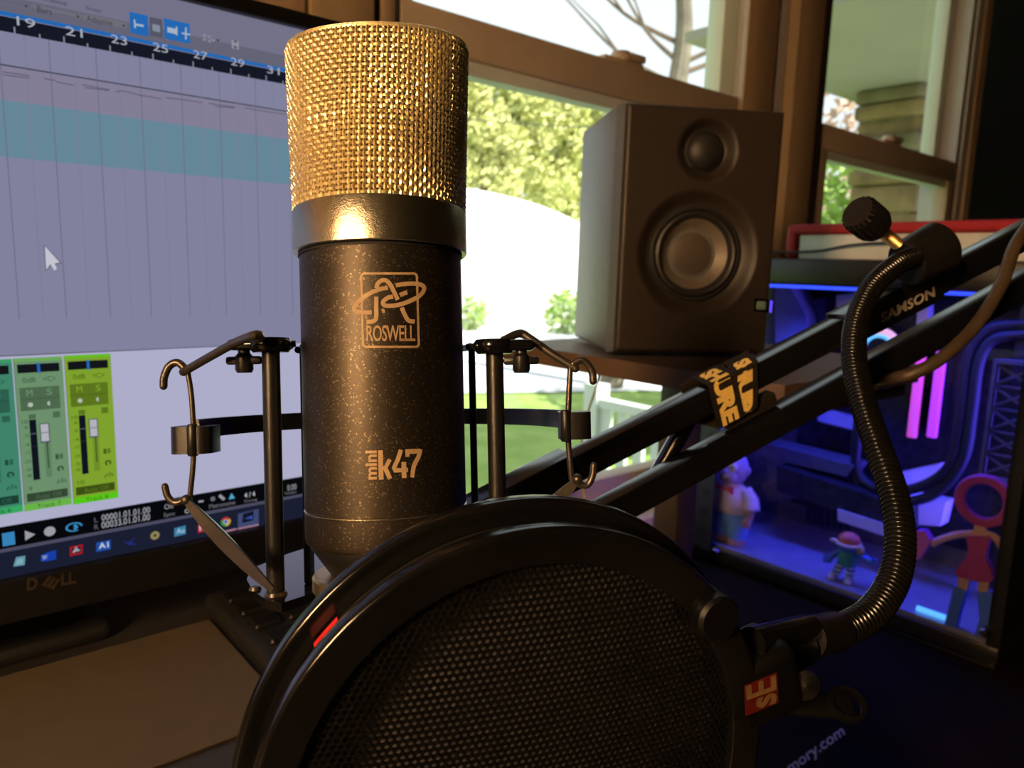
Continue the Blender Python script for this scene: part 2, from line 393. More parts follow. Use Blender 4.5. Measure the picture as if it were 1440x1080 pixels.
trim(9, (W2[1], WY - .004, WZ0 - .02), (2.135, WY + .03, WZ1), 'liner_vinyl')
trim(10, (2.137, WY - .010, WZ0 - .1), (2.26, WY + .03, WZ1 + .02))
trim(11, (W1[0] - .11, WY - .06, WZ0 - .025), (2.26, WY + .01, WZ0), 'sash_tan')
trim(12, (W1[0] - .10, WY - .012, WZ0 - .10), (2.26, WY + .01, WZ0 - .026))

# ================================================================== OUTSIDE
GZ = -0.40
def patch(name, pts, z, m):
    b = MB(); n = len(pts); b.add([(x, y, z) for x, y in pts], [tuple(range(n))]); return struct(b.build(name, m, None, 0))
gb = MB(); gb.add([WM @ V(p) for p in ((-60, .9, GZ), (80, .9, GZ), (80, 120, GZ), (-60, 120, GZ))], [(0, 1, 2, 3)])
struct(gb.build('lawn', 'grass', None, 0), 'sunlit green lawn outside the window', 'lawn')
def gp(x, y, z=GZ): p = at_z(x, y, z); return (p.x, p.y)
rb = MB(); ring = [gp(380, 556, GZ + .015), gp(700, 552, GZ + .015), gp(900, 549, GZ + .015), gp(1300, 560, GZ + .015), gp(1500, 452, GZ + .015), gp(900, 424, GZ + .015), gp(500, 424, GZ + .015), gp(100, 430, GZ + .015)]
rb.add([(x, y, GZ + .015) for x, y in ring], [tuple(range(len(ring)))])
struct(rb.build('driveway', 'road', None, 0), 'pale driveway with tree shadows outside the window', 'driveway')
# sunlit pale bank behind the driveway
mb = MB(); n = 40; m = 16; cb = at_z(560, 470, GZ); ax, ay, hh = 6.0, 5.0, 3.6
vs = []; fs = []
for i in range(m + 1):
    t = math.pi / 2 * i / m
    for k in range(n):
        a = 2 * math.pi * k / n; q = 1 + .05 * math.sin(3 * a + 1) + .03 * math.sin(7 * a)
        vs.append((cb.x + ax * q * math.cos(t) * math.cos(a), cb.y + 6 + ay * q * math.cos(t) * math.sin(a), GZ - .1 + hh * math.sin(t)))
for i in range(m):
    for k in range(n): fs.append((i*n+k, i*n+(k+1) % n, (i+1)*n+(k+1) % n, (i+1)*n+k))
mb.add(vs, fs); struct(mb.build('gravel_bank', 'gravel', None, 60), 'bright pale gravel bank in full sun', 'bank')

def leaves(b, c, rx, ry, rz, n, size, rnd):
    for _ in range(n):
        while True:
            p = V((rnd.uniform(-1, 1), rnd.uniform(-1, 1), rnd.uniform(-1, 1)))
            if 0.25 < p.length < 1: break
        q = V((c.x + p.x * rx, c.y + p.y * ry, c.z + p.z * rz))
        nrm = V((rnd.gauss(0, 1), rnd.gauss(0, 1), rnd.gauss(.5, 1))).normalized(); u = nrm.orthogonal().normalized(); w_ = nrm.cross(u); s = size * rnd.uniform(.6, 1.3)
        b.add([q + u * s, q + w_ * s * .5, q - u * s, q - w_ * s * .5], [(0, 1, 2, 3)])
def tree(name, base, h, rx, blobs, n, size, leaf, bark, label, seed, tr=0.12, top=None):
    rnd = random.Random(seed)
    t = thing(name, base, label, 'tree', 'trees and shrubs seen through the windows')
    tp = top or base + V((rnd.uniform(-.3, .3), 0, h))
    tb = MB(); pts = bez([base - V((0, 0, .05)), base.lerp(tp, .35) + V((rnd.uniform(-.1, .1), 0, 0)), base.lerp(tp, .7), tp], 5)
    tb.tube(pts, [tr * (1 - .75 * i / (len(pts) - 1)) for i in range(len(pts))], 9); tb.build('trunk', bark, t)
    if n:
        fb = MB()
        for (dx, dz, r, rz) in blobs:
            leaves(fb, base + V((dx, rnd.uniform(-.5, .5), dz)), r, r, rz, n // len(blobs), size, rnd)
        fb.build('foliage', leaf, t, 0, kind='stuff')
    return t
def gbase(px, dist):
    q = ray(px, 400); t = dist / math.hypot(q.x, q.y); p = CAM + q * t; return V((p.x, p.y, GZ))
for i, (px, dist, h, r, leaf, lab) in enumerate((
        (672, 30, 8.8, 2.2, 'leaf_yellow', 'tall yellow-green tree above the pale bank, beside the microphone grille'),
        (718, 36, 10.5, 2.6, 'leaf_yellow', 'tallest yellow-green tree standing in the middle of the tree line'),
        (772, 42, 10.6, 2.8, 'leaf_yellow', 'yellow-green tree where the bank slopes down'),
        (818, 47, 12.4, 2.9, 'leaf_yellow', 'yellow-green tree partly behind the speaker cabinet'),
        (862, 56, 15.0, 3.2, 'leaf_rust', 'rusty-leaved tree rising behind the speaker top'),
        (625, 68, 15.5, 4.2, 'leaf_green', 'green tree hidden mostly behind the microphone'))):
    q = random.Random(70 + i); bl = []
    for k in range(22):
        v = .16 + .80 * k / 21; w_ = r * (1.15 - .85 * v); bl.append((q.uniform(-w_, w_), h * v, r * q.uniform(.28, .50), r * q.uniform(.25, .42)))
    tree('leafy_tree', gbase(px, dist), h, r, bl, 6600, .0052 * dist, leaf, 'bark_dark', lab, 20 + i, .2)
# pale leaning tree with bare branches by the driveway
bt = at_z(857, 546, GZ); tt = thing('bare_tree', bt, 'pale-barked tree with bare branches seen in the upper pane', 'tree', 'trees and shrubs seen through the windows')
tb = MB(); tops = [cp(935, 200, 9.0), cp(957, 90, 9.1), cp(962, 10, 9.2), cp(950, -150, 9.3)]
pts = bez([bt - V((0, 0, .05)), cp(890, 400, 8.9)] + tops, 6); tb.tube(pts, [.15 - .06 * i / len(pts) for i in range(len(pts))], 10); tb.build('trunk', 'bark_pale', tt)
rnd = random.Random(3)
for i in range(12):
    st = pts[int(len(pts) * rnd.uniform(.5, .95))]; dx = rnd.choice((-1, 1)) * rnd.uniform(.5, 1.6)
    en = st + V((dx, rnd.uniform(-.5, .5), rnd.uniform(.5, 1.5))); md = st.lerp(en, .5) + V((0, 0, -.15))
    bb = MB(); bp_ = bez([st, md, en], 5); bb.tube(bp_, [.035 * (1 - .8 * k / len(bp_)) for k in range(len(bp_))], 6)
    e2 = md + V((dx * .4, 0, .6)); bb.tube([md, md.lerp(e2, .5) + V((.05, 0, 0)), e2], [.018, .012, .006], 5); bb.build('branch', 'bark_dark', tt)
# shrubs and small trees seen through the right-hand window
def shrub(px, dist, zc, r, n, size, leaf, lab, seed, name='shrub', rz=None):
    bs = gbase(px, dist); t = thing(name, bs, lab, 'shrub' if name == 'shrub' else 'tree', 'trees and shrubs seen through the windows')
    rn = random.Random(seed); fb = MB(); leaves(fb, V((bs.x, bs.y, zc)), r, r, rz or r, n, size, rn); fb.build('foliage', leaf, t, 0, kind='stuff')
    sb = MB()
    for k in range(5): sb.tube([bs + V((0, 0, -.02)), bs + V((rn.uniform(-.3, .3) * r, rn.uniform(-.3, .3) * r, (zc - GZ) * .6)), V((bs.x + rn.uniform(-.6, .6) * r, bs.y, zc + rn.uniform(0, .5) * r))], [.03, .02, .008], 6)
    sb.build('stems', 'bark_dark', t)
shrub(1178, 7.5, .9, 1.0, 3200, .075, 'leaf_green', 'bright green shrub seen below the sash rail by the stone pillar', 41, rz=1.35)
shrub(1176, 14, 3.0, 1.5, 900, .12, 'leaf_rust', 'sparse rusty tree against the sky beside the stone pillar', 42, 'small_tree', 1.6)
shrub(797, 16, .05, .50, 700, .07, 'leaf_green', 'low round bush at the edge of the driveway', 43)
shrub(768, 18.5, -.10, .30, 300, .06, 'leaf_green', 'tiny bush on the pale driveway edge', 44)
shrub(664, 16, -.0, .40, 500, .06, 'leaf_green', 'small low bush on the driveway beside the microphone body', 45)
# power line
ul = thing('utility_line', gbase(560, 18), 'thin dark utility wire on wooden poles crossing in front of the trees', 'utility line')
wa, wb = cp(560, 158, 18), cp(930, 182, 18)
b = MB(); b.tube(bez([wa, wa.lerp(wb, .5) - V((0, 0, .08)), wb], 8), .014, 6); b.build('wire', 'cable_black', ul)
for q in (wa, wb):
    b = MB(); b.tube([V((q.x, q.y, GZ)), V((q.x, q.y, q.z + .05))], [.13, .10], 10); b.build('pole', 'bark_dark', ul)
# white porch railing
pr = thing('porch_railing', at_z(870, 700, GZ), 'white railing with square balusters outside the lower pane', 'railing')
p0, p1 = cp(838, 575, 3.3), cp(935, 575, 3.0); dr = (p1 - p0); dr.z = 0; dr.normalize()
base = V((p0.x, p0.y, 0))
FM = frame(V((p0.x, p0.y, 0)), dr, V((-dr.y, dr.x, 0)), V((0, 0, 1)))
b = MB(); b.box((0, -.03, .40), (1.0, .03, .44), FM); b.build('top_rail', 'rail_white', pr)
b = MB(); b.box((0, -.02, -.28), (1.0, .02, -.24), FM); b.build('bottom_rail', 'rail_white', pr)
for k in range(10):
    b = MB(); x = .07 + k * .095; b.box((x - .018, -.018, -.24), (x + .018, .018, .40), FM); b.build('baluster', 'rail_white', pr)
for x in (0, 1.0):
    b = MB(); b.box((x - .04, -.04, GZ), (x + .04, .04, .5), FM); b.build('post', 'rail_white', pr)
# stone pillar and porch roof to the right
sp = thing('stone_pillar', wp(5.25, 2.25, GZ), 'stacked brown fieldstone pillar under the porch roof', 'pillar')
rn = random.Random(5); z = GZ; k = 0
while z < 2.15:
    hgt = rn.uniform(.06, .20); hgt = min(hgt, 2.2 - z)
    cuts = [-.23 - rn.uniform(-.03, .05), rn.uniform(-.14, -.02), rn.uniform(.04, .16), .23 + rn.uniform(-.03, .05)]
    if rn.random() < .4: cuts.pop(1)
    for xa, xb in zip(cuts, cuts[1:]):
        b = MB(); e = rn.uniform(-.025, .025)
        b.rbox((5.25 + xa + .003, 2.25 - .22 - e, z + .003), (5.25 + xb - .003, 2.25 + .20, z + hgt - .003), .02, 2, WM)
        b.build('stone', rn.choice(('stone', 'stone', 'stone_grey')), sp)
    z += hgt
b = MB(); b.box((5.25 - .2, 2.25 - .19, GZ), (5.25 + .2, 2.25 + .19, 2.2), WM); b.build('mortar_core', 'stone_grey', sp)
pf = MB(); pf.box((3.35, .92, 2.2), (9.0, 2.6, 2.25), WM); struct(pf.build('porch_roof', 'soffit'), 'pale painted porch soffit', 'soffit')

# ================================================================== DESKS
def desk(name, s0, s1, y0, y1, zt, m, legs, label):
    t = thing(name, wp((s0 + s1) / 2, (y0 + y1) / 2, 0), label, 'desk')
    b = MB(); b.rbox((s0, y0, zt - .028), (s1, y1, zt), .003, 2, WM); b.build('desktop', m, t)
    for (x, y) in legs:
        b = MB(); b.box((x - .025, y - .025, 0), (x + .025, y + .025, zt - .028), WM); b.build('leg', 'black_matte', t)
    return t
desk('desk', -1.2, .30, -.10, .66, .75, 'desk_dark', ((-1.15, -.05), (.25, -.05), (-1.15, .6), (.25, .6)), 'dark desk under the monitor')
desk('side_table', .31, 1.86, -.25, .685, .56, 'table_black', ((.36, -.2), (1.81, -.2), (.36, .63), (1.81, .63)), 'low dark wooden side table under the computer case')

# ================================================================== MONITOR
MF = 1.2; MY = 0.4101 * MF
mon = thing('monitor', wp(0, MY + .06, .75), 'black-framed desktop monitor showing audio software with green mixer channels', 'monitor')
ms0, ms1, mz0, mz1 = -.338, .262, 1 - .153 * MF, 1.150   # lit area
b = MB(); b.rbox((ms0 - .010, MY - .004, mz0 - .026), (ms1 + .010, MY + .035, mz1 + .010), .004, 2, WM); b.build('housing', 'screen_black', mon)
for lo, hi in (((ms0 - .010, MY - .010, mz1), (ms1 + .010, MY, mz1 + .010)), ((ms0 - .010, MY - .010, mz0 - .026), (ms1 + .010, MY, mz0)),
               ((ms0 - .010, MY - .010, mz0), (ms0, MY, mz1)), ((ms1, MY - .010, mz0), (ms1 + .010, MY, mz1))):
    b = MB(); b.rbox(lo, hi, .002, 2, WM); b.build('bezel', 'screen_black', mon)
b = MB(); b.rbox((-.075, MY + .035, .76), (.088, MY + .060, .98), .004, 2, WM); b.build('stand_neck', 'black_matte', mon)
b = MB(); b.rbox((-.13, MY + .020, .75), (.098, MY + .15, .762), .005, 2, WM); b.build('stand_foot', 'black_matte', mon)

scr = MB(); LAY = [0]
def sm(px, py):                                  # pixel of the picture -> (s, z) on the panel
    q = ray(px, py); P = CAM + q * (MY / q.dot(WN)); return P.dot(WD), P.z
def s_pt(s, z): return wp(s, MY - .0046 - LAY[0] * 2.2e-5, z)
def layer(n): LAY[0] = n
def srect(x0, y0, x1, y1, col):
    a, z1_ = sm(x0, y0); c, z0_ = sm(x1, y1); sz(a, z0_, c, z1_, col)
def sz(a, z0_, c, z1_, col):
    scr.col = col; a = max(a, ms0); c = min(c, ms1); z1_ = min(z1_, mz1); z0_ = max(z0_, mz0)
    scr.add([s_pt(a, z0_), s_pt(c, z0_), s_pt(c, z1_), s_pt(a, z1_)], [(0, 1, 2, 3)])
def stext(txt, a, z0_, c, z1_, col, bold=0.0):
    scr.col = col; put_text(scr, txt, ((a, z0_), (c, z0_), (c, z1_), (a, z1_)), s_pt, bold)
def stextp(txt, x0, y0, x1, y1, col, bold=0.0):
    a, z1_ = sm(x0, y0); c, z0_ = sm(x1, y1); stext(txt, a, z0_, c, z1_, col, bold)
def scirc(x, y, r, col, r2=0, a0=0, a1=360, sy=1.0):
    scr.col = col; s, z = sm(x, y); s2, _ = sm(x + r, y); rr = (s2 - s) * .86; q = r2 / r; n = 20
    vs = []
    for k in range(n + 1):
        t = R_(a0 + (a1 - a0) * k / n); vs += [s_pt(s + rr * math.cos(t), z + rr * sy * math.sin(t)), s_pt(s + rr * q * math.cos(t), z + rr * sy * q * math.sin(t))]
    scr.add(vs, [(2*k, 2*k+1, 2*k+3, 2*k+2) for k in range(n)])
def spoly(pp, col): scr.col = col; scr.add([s_pt(*sm(*p)) for p in pp], [tuple(range(len(pp)))])
def sline(pp, wd, col):
    scr.col = col; put_strip(scr, [sm(*p) for p in pp], wd, s_pt)
BG = sr(150, 150, 182); DK = sr(26, 30, 44); BLUE = sr(42, 120, 205)
layer(0); sz(ms0, mz0, ms1, mz1, BG)
zline = sm(0, 18)[1]; 
layer(1)
sz(ms0, zline, ms1, sm(0, -4)[1], sr(116, 116, 136)); sz(ms0, sm(0, -4)[1], ms1, mz1, sr(134, 132, 158))
sz(ms0, sm(0, 24)[1], ms1, zline, BLUE)
sz(ms0, sm(0, 46)[1], ms1, sm(0, 25)[1], DK)
sz(ms0, sm(0, 142)[1], ms1, sm(0, 93)[1], sr(152, 146, 174))
sz(ms0, sm(0, 221)[1], ms1, sm(0, 142)[1], sr(118, 156, 176))
mixz = sm(0, 499)[1]; trz = sm(0, 738)[1]
sz(ms0, sm(0, 738)[1], ms1, mixz, sr(200, 200, 232))
sz(ms0, sm(0, 769)[1], ms1, trz, sr(10, 11, 15))
sz(ms0, sm(0, 774)[1], ms1, sm(0, 769)[1], sr(88, 88, 112)); sz(ms0, mz0, ms1, sm(0, 774)[1], sr(32, 36, 58))
layer(2)
sz(ms0, sm(0, 500.2)[1], ms1, mixz, sr(70, 70, 84)); sz(ms0, sm(0, 94)[1], ms1, sm(0, 92)[1], sr(72, 72, 92))
gx = [sm(x, 150)[0] for x in (2.4, 33, 66, 100, 131, 161, 191, 220, 248, 275, 303, 328, 354, 379, 402)]; dg = (gx[-1] - gx[0]) / 14
for k in range(-18, 22):
    s = gx[0] + dg * k
    if ms0 < s < ms1: sz(s, mixz + .02, s + .0006, sm(0, 46)[1], sr(126, 130, 156) if k % 2 == 0 else sr(142, 144, 170))
for k, (t, x, y) in enumerate((('19', 33, 37), ('21', 100, 50), ('23', 163, 61), ('25', 221, 72), ('27', 277, 82), ('29', 329, 92), ('31', 379, 103))):
    a, z = sm(x, y); stext(t, a - .0035, z - .0012, a + .0048, z + .0034, sr(190, 196, 210))
for k in range(-16, 24):
    s = gx[0] + dg * k - .004; 
    if ms0 < s < ms1: sz(s, sm(0, 46)[1], s + .0007, sm(0, 46)[1] + (.0032 if k % 2 else .002), sr(150, 156, 170))
# toolbar
srect(179, 19, 206, 54, BLUE); srect(227, 28, 264, 64, BLUE); srect(-20, 3, 40, 16, sr(132, 128, 140)); srect(42, 9, 112, 28, sr(128, 126, 138)); srect(114, 22, 176, 43, sr(128, 126, 138))
srect(207, 26, 226, 56, sr(98, 100, 118))
layer(3)
tk = sr(74, 74, 88)
stextp('Bars', 50, 11, 71, 24, tk); stextp('Adaptive', 119, 24, 156, 42, tk); stextp('Snap', 118, 11, 140, 22, tk); stextp('Timebase', 52, -4, 92, 11, tk)
for x, y in ((35, 12), (107, 26), (171, 39), (303, 59)): spoly([(x - 3, y - 2), (x, y + 2), (x + 3, y - 1)], tk)
wl = sr(190, 205, 225)
sline([(186, 30), (187, 42)], .0009, wl); sline([(187, 37), (199, 39)], .0012, wl); srect(211, 36, 222, 48, sr(150, 160, 180))
sline([(232, 44), (245, 47)], .003, wl); sline([(245, 40), (245, 52)], .001, wl); sline([(258, 41), (258, 58)], .0009, wl); sline([(252, 49), (264, 51)], .0009, wl)
for x, y in ((282, 50), (282, 56), (289, 52), (289, 58), (294, 57)): srect(x, y, x + 4, y + 4, sr(160, 162, 178))
srect(322, 58, 332, 72, sr(166, 168, 184)); 
layer(4); srect(325, 58, 329, 63, sr(110, 112, 130)); srect(324.5, 66, 329.5, 71, sr(110, 112, 130))
layer(3)
rn = random.Random(11)
for (x0, y0, x1, y1) in ((2, 103, 40, 109), (2, 107, 40, 112), (60, 112, 76, 115), (77, 117, 101, 122), (113, 121, 151, 128), (116, 125, 151, 129), (230, 139, 281, 146), (290, 147, 327, 152), (298, 151, 327, 153), (340, 153, 403, 163), (160, 131, 172, 130), (172, 130, 195, 136), (195, 136, 224, 141)):
    sline([(x0, y0), ((x0 + x1) / 2, (y0 + y1) / 2 + rn.uniform(-.8, .8)), (x1, y1)], .0005, sr(104, 98, 118))
# mixer channels
def channel(px0, py0, px1, py1, body, strip, name, num):
    a, z1_ = sm(px0, py0); c, z0_ = sm(px1, py1); W = c - a; H = z1_ - z0_
    def X(u): return a + W * u
    def Z(v): return z1_ - H * v
    def rc(u0, v0, u1, v1, col): sz(X(u0), Z(v1), X(u1), Z(v0), col)
    dk = tuple(x * .30 for x in body); mid = tuple(x * .50 for x in body)
    layer(3); rc(0, 0, 1, 1, body); rc(0, 0, 1, .022, strip); 
    layer(4); rc(0, .955, 1, 1, strip); rc(0, 0, .012, 1, mid); rc(.07, .04, .93, .095, sr(24, 26, 32)); rc(.08, .19, .90, .34, mid); rc(.23, .365, .37, .395, mid); rc(.23, .40, .37, .80, sr(20, 24, 38))
    rc(.73, .36, .88, .40, mid); rc(.50, .52, .63, .79, tuple(x * .75 for x in body)); rc(.07, .885, .93, .94, tuple(x * .22 for x in body)); rc(.72, .645, .79, .68, dk); rc(.81, .645, .88, .68, mid)
    layer(5); rc(.47, .035, .53, .10, BLUE); rc(.08, .263, .90, .267, dk); rc(.488, .19, .492, .34, dk); rc(.555, .5, .575, .73, sr(30, 34, 40)); rc(.24, .49, .36, .494, sr(120, 130, 150)); rc(.24, .575, .36, .578, sr(60, 66, 80))
    layer(6); rc(.435, .43, .635, .56, sr(90, 90, 100))
    layer(7); rc(.455, .436, .615, .55, sr(205, 205, 218))
    layer(8); rc(.45, .49, .62, .495, sr(120, 120, 130))
    stext('0dB', X(.16), Z(.158), X(.42), Z(.125), dk); stext('<C>', X(.58), Z(.158), X(.84), Z(.125), dk)
    lt = tuple(min(1, x * 1.1) for x in body)
    stext('M', X(.22), Z(.245), X(.34), Z(.205), lt); stext('S', X(.63), Z(.245), X(.74), Z(.205), lt)
    s_, z_ = X(.28), Z(.302); rr = W * .055
    scr.col = sr(205, 215, 200); scr.add([s_pt(s_ + rr * math.cos(t * .4), z_ + rr * math.sin(t * .4)) for t in range(16)], [tuple(range(16))])
    scr.add([s_pt(X(.68) + rr * math.cos(1.57 + t * .4), z_ + rr * math.sin(1.57 + t * .4)) for t in range(9)], [tuple(range(9))])
    for v, t in ((.41, '10'), (.445, '6'), (.5, '0'), (.56, '-4'), (.61, '-12'), (.67, '-24'), (.725, '-36'), (.765, '-48')):
        stext(t, X(.08 if len(t) > 1 else .13), Z(v + .011), X(.20), Z(v - .011), dk)
    s_, z_ = X(.81), Z(.745); r1, r2 = W * .075, W * .03
    vs = []
    for k in range(13):
        t = R_(-50 + 300 * k / 12); vs += [s_pt(s_ + r1 * math.cos(t), z_ + r1 * math.sin(t)), s_pt(s_ + r2 * math.cos(t), z_ + r2 * math.sin(t))]
    scr.col = dk; scr.add(vs, [(2*k, 2*k+1, 2*k+3, 2*k+2) for k in range(12)])
    put_strip(scr, [(X(u), Z(v)) for u, v in ((.72, .845), (.76, .82), (.79, .84), (.83, .81), (.85, .84), (.88, .82), (.91, .84))], .0007, s_pt)
    stext(num, X(.12), Z(.868), X(.26 if len(num) > 1 else .19), Z(.84), dk); stext('Auto: Off', X(.25), Z(.93), X(.8), Z(.897), mid)
    layer(6); stext(name, X(.27), Z(.992), X(.77), Z(.965), dk)
channel(-62, 507, 31, 716, sr(74, 152, 124), sr(66, 190, 110), 'Track 6', '8')
channel(16.4, 503, 98.7, 706, sr(124, 166, 124), sr(122, 206, 82), 'Track 7', '9')
channel(87.5, 499, 164, 697, sr(146, 186, 54), sr(100, 226, 30), 'Track 8', '10')
# transport and taskbar
layer(3)
CY = sr(70, 160, 220); LG = sr(178, 178, 188)
srect(1, 747, 20, 762, sr(64, 150, 210)); spoly([(33, 743), (34, 757), (48, 748)], LG); scirc(68, 744, 9.5, LG)
scirc(102, 738, 14, CY, 10.5, 0, 300, .62); sline([(102, 741), (106, 738), (102, 735)], .0016, CY)
def tline(t, x0, yt, yb, x1, slope, col, bold=.0):
    a, z1_ = sm(x0, yt); _, z0_ = sm(x0, yb); c, _ = sm(x1, yt + slope * (x1 - x0)); stext(t, a, z0_, c, z1_, col, bold)
layer(5)
tline('L', 130, 725, 732, 135, -.16, sr(110, 110, 120)); tline('00001.01.01.00', 140, 721, 730, 208, -.16, LG, .01)
tline('R', 130, 735, 742, 136, -.16, sr(110, 110, 120)); tline('00033.01.01.00', 140, 731, 740.5, 208, -.16, LG, .01)
tline('On', 228, 707, 714, 240, -.16, LG); tline('Sync', 227, 719, 726, 243, -.16, sr(130, 130, 140)); scirc(260, 716, 4, LG, 2.4); scirc(296, 699, 4, sr(120, 120, 130))
sline([(305, 694), (312, 700)], .002, sr(170, 170, 180)); spoly([(318, 700), (327, 698), (322, 691)], sr(90, 190, 235)); tline('Metronome', 291, 707, 713, 327, -.17, sr(130, 130, 140))
tline('4 / 4', 340, 691, 698, 355, -.17, sr(210, 210, 220), .012); tline('Timing', 339, 701, 706, 358, -.17, sr(130, 130, 140)); sline([(372, 688), (378, 687)], .0012, LG); tline('Keys', 370, 696, 702, 382, -.17, sr(130, 130, 140))
tline('0.00', 400, 680, 688, 413, -.17, LG); tline('Tempo', 396, 690, 695, 413, -.17, sr(130, 130, 140)); srect(423, 683, 436, 688, sr(60, 140, 210)); sline([(276, 703), (283, 702)], .0012, LG)
# taskbar icons
spoly([(17, 793), (21, 780), (34, 778), (33, 791)], sr(112, 172, 190)); spoly([(20, 791), (23, 783), (31, 782), (30, 789)], sr(150, 200, 210))
spoly([(62, 786), (62, 774), (77, 770), (77, 783)], sr(30, 70, 190)); spoly([(56, 786), (56, 777), (66, 775), (66, 784)], sr(46, 92, 215))
tline('W', 57.5, 778, 784, 64.5, -.17, sr(220, 225, 240), .02)
for p in ([(96, 779), (96, 766), (114, 762), (114, 775)],): spoly(p, sr(190, 30, 36))
spoly([(133, 773), (133, 760), (153, 756), (153, 769)], sr(36, 92, 190))
spoly([(170, 757), (178, 760), (188, 752), (182, 760), (190, 763), (178, 763)], sr(44, 52, 140)); scirc(215, 750, 7.5, sr(165, 150, 100), 2.5); scirc(215, 750, 2.5, sr(40, 40, 46))
spoly([(242, 752), (242, 740), (258, 736), (258, 748)], sr(70, 146, 190)); spoly([(275, 747), (275, 735), (290, 731), (290, 743)], sr(190, 40, 60))
spoly([(331, 741), (331, 720), (360, 713), (360, 735)], sr(74, 84, 128)); sline([(331, 741), (360, 735)], .0012, sr(190, 140, 160)); sline([(308, 746), (329, 741)], .0012, sr(190, 140, 160))
scirc(314, 731, 8, sr(205, 60, 50), 0, 30, 150); scirc(314, 731, 8, sr(60, 160, 80), 0, 150, 270); scirc(314, 731, 8, sr(225, 185, 60), 0, 270, 390)
layer(6)
spoly([(98.5, 776), (98.5, 768), (111.5, 765), (111.5, 773)], sr(36, 34, 52)); sline([(101, 774), (105, 766.5), (108, 771.5)], .0013, sr(210, 200, 210)); sline([(102, 772), (110, 770)], .0009, sr(210, 200, 210))
tline('A1', 136, 761, 769, 150, -.17, sr(225, 230, 245), .02); tline('Au', 245, 741, 748, 256, -.17, sr(190, 225, 240), .01); tline('Fz', 277, 736, 744, 288, -.17, sr(235, 220, 225), .02)
scirc(314, 731, 3.9, sr(230, 230, 235)); spoly([(337, 733), (338, 720), (353, 716), (353, 729)], sr(20, 26, 46))
layer(7); scirc(314, 731, 3.0, sr(60, 110, 210)); spoly([(340, 727), (351, 722), (352, 727)], sr(60, 90, 190))
# mouse pointer
layer(3); spoly([(61, 346), (63, 379), (69, 371), (82, 369)], sr(225, 225, 240)); spoly([(69, 371), (74, 380), (78, 378), (74, 369)], sr(225, 225, 240))
layer(2); spoly([(59.5, 343.5), (62, 382), (69.5, 373), (85, 370)], sr(110, 110, 130))
scr.build('screen_picture', 'screen_picture', mon, 0, label='lit screen with timeline, three green mixer channels and a taskbar')
# maker's lettering on the lower bezel
bz = WN * (MY - .0105)
def bezel_map(x, y): return at_plane(x, y, bz, WN)
dl = MB()
tq = lambda x0, yb0, x1, yb1, h: ((x0, yb0), (x1, yb1), (x1, yb1 - h), (x0, yb0 - h))
put_text(dl, 'D', tq(38, 831, 53, 828, 17), bezel_map, .03); put_text(dl, 'LL', tq(86, 824, 107, 820, 17), bezel_map, .03)
vs, fs = text_tris('E', .03); 
for i in range(3):                               # tilted E as three bars and a spine
    o = V((60, 822)) + V((6.0, 2.0)) * i
    dl.add([bezel_map(o.x, o.y), bezel_map(o.x + 4, o.y + 1.6), bezel_map(o.x + 13, o.y - 11), bezel_map(o.x + 9, o.y - 12.6)], [(0, 1, 2, 3)])
dl.add([bezel_map(58, 823), bezel_map(76, 829), bezel_map(77.5, 826.5), bezel_map(59.5, 820.5)], [(0, 1, 2, 3)])
dl.build('maker_lettering', 'dell_silver', mon, 0)

# things on the desk
b = MB(); b.box((-.30, .362, .7502), (.157, .500, .7512), WM); b.box((-.30, .361, .7513), (.156, .499, .7520), WM)
tag(b.build('manila_folder', 'paper'), 'plain tan paper folder lying on the desk under the monitor', 'folder')
kb = thing('keypad', wp(.20, .44, .75), 'small black keypad lying beside the tan folder', 'keypad')
b = MB(); b.rbox((.160, .36, .7502), (.262, .522, .762), .005, 3, WM); b.build('body', 'black_matte', kb)
for i in range(4):
    for j in range(6):
        b = MB(); x = .168 + i * .023; y = .372 + j * .024; b.rbox((x, y, .7615), (x + .018, y + .018, .7655), .0015, 1, WM); b.build('key', 'black_metal', kb)

# ================================================================== SPEAKER AND SHELF
sh = thing('speaker_shelf', wp(.70, .42, .56), 'brown wooden shelf carrying the black speaker', 'shelf')
b = MB(); b.prism([(.472, .262), (.700, .262), (.775, .572), (.472, .572)], .909, .9247, WM); b.build('board', 'wood_shelf', sh)
for (x, y) in ((.745, .548),):
    b = MB(); b.rbox((x - .02, y - .018, .56), (x + .02, y + .018, .909), .002, 2, WM); b.build('post', 'wood_dark', sh)
b = MB(); b.rbox((.48, .268, .897), (.69, .285, .909), .001, 1, WM); b.build('rail', 'black_matte', sh)
b = MB(); b.rbox((.55, .45, .897), (.77, .565, .909), .001, 1, WM); b.build('mounting_plate', 'black_matte', sh)
b = MB(); b.rbox((.695, .50, .56), (.795, .60, .566), .001, 1, WM); b.build('foot', 'black_matte', sh)

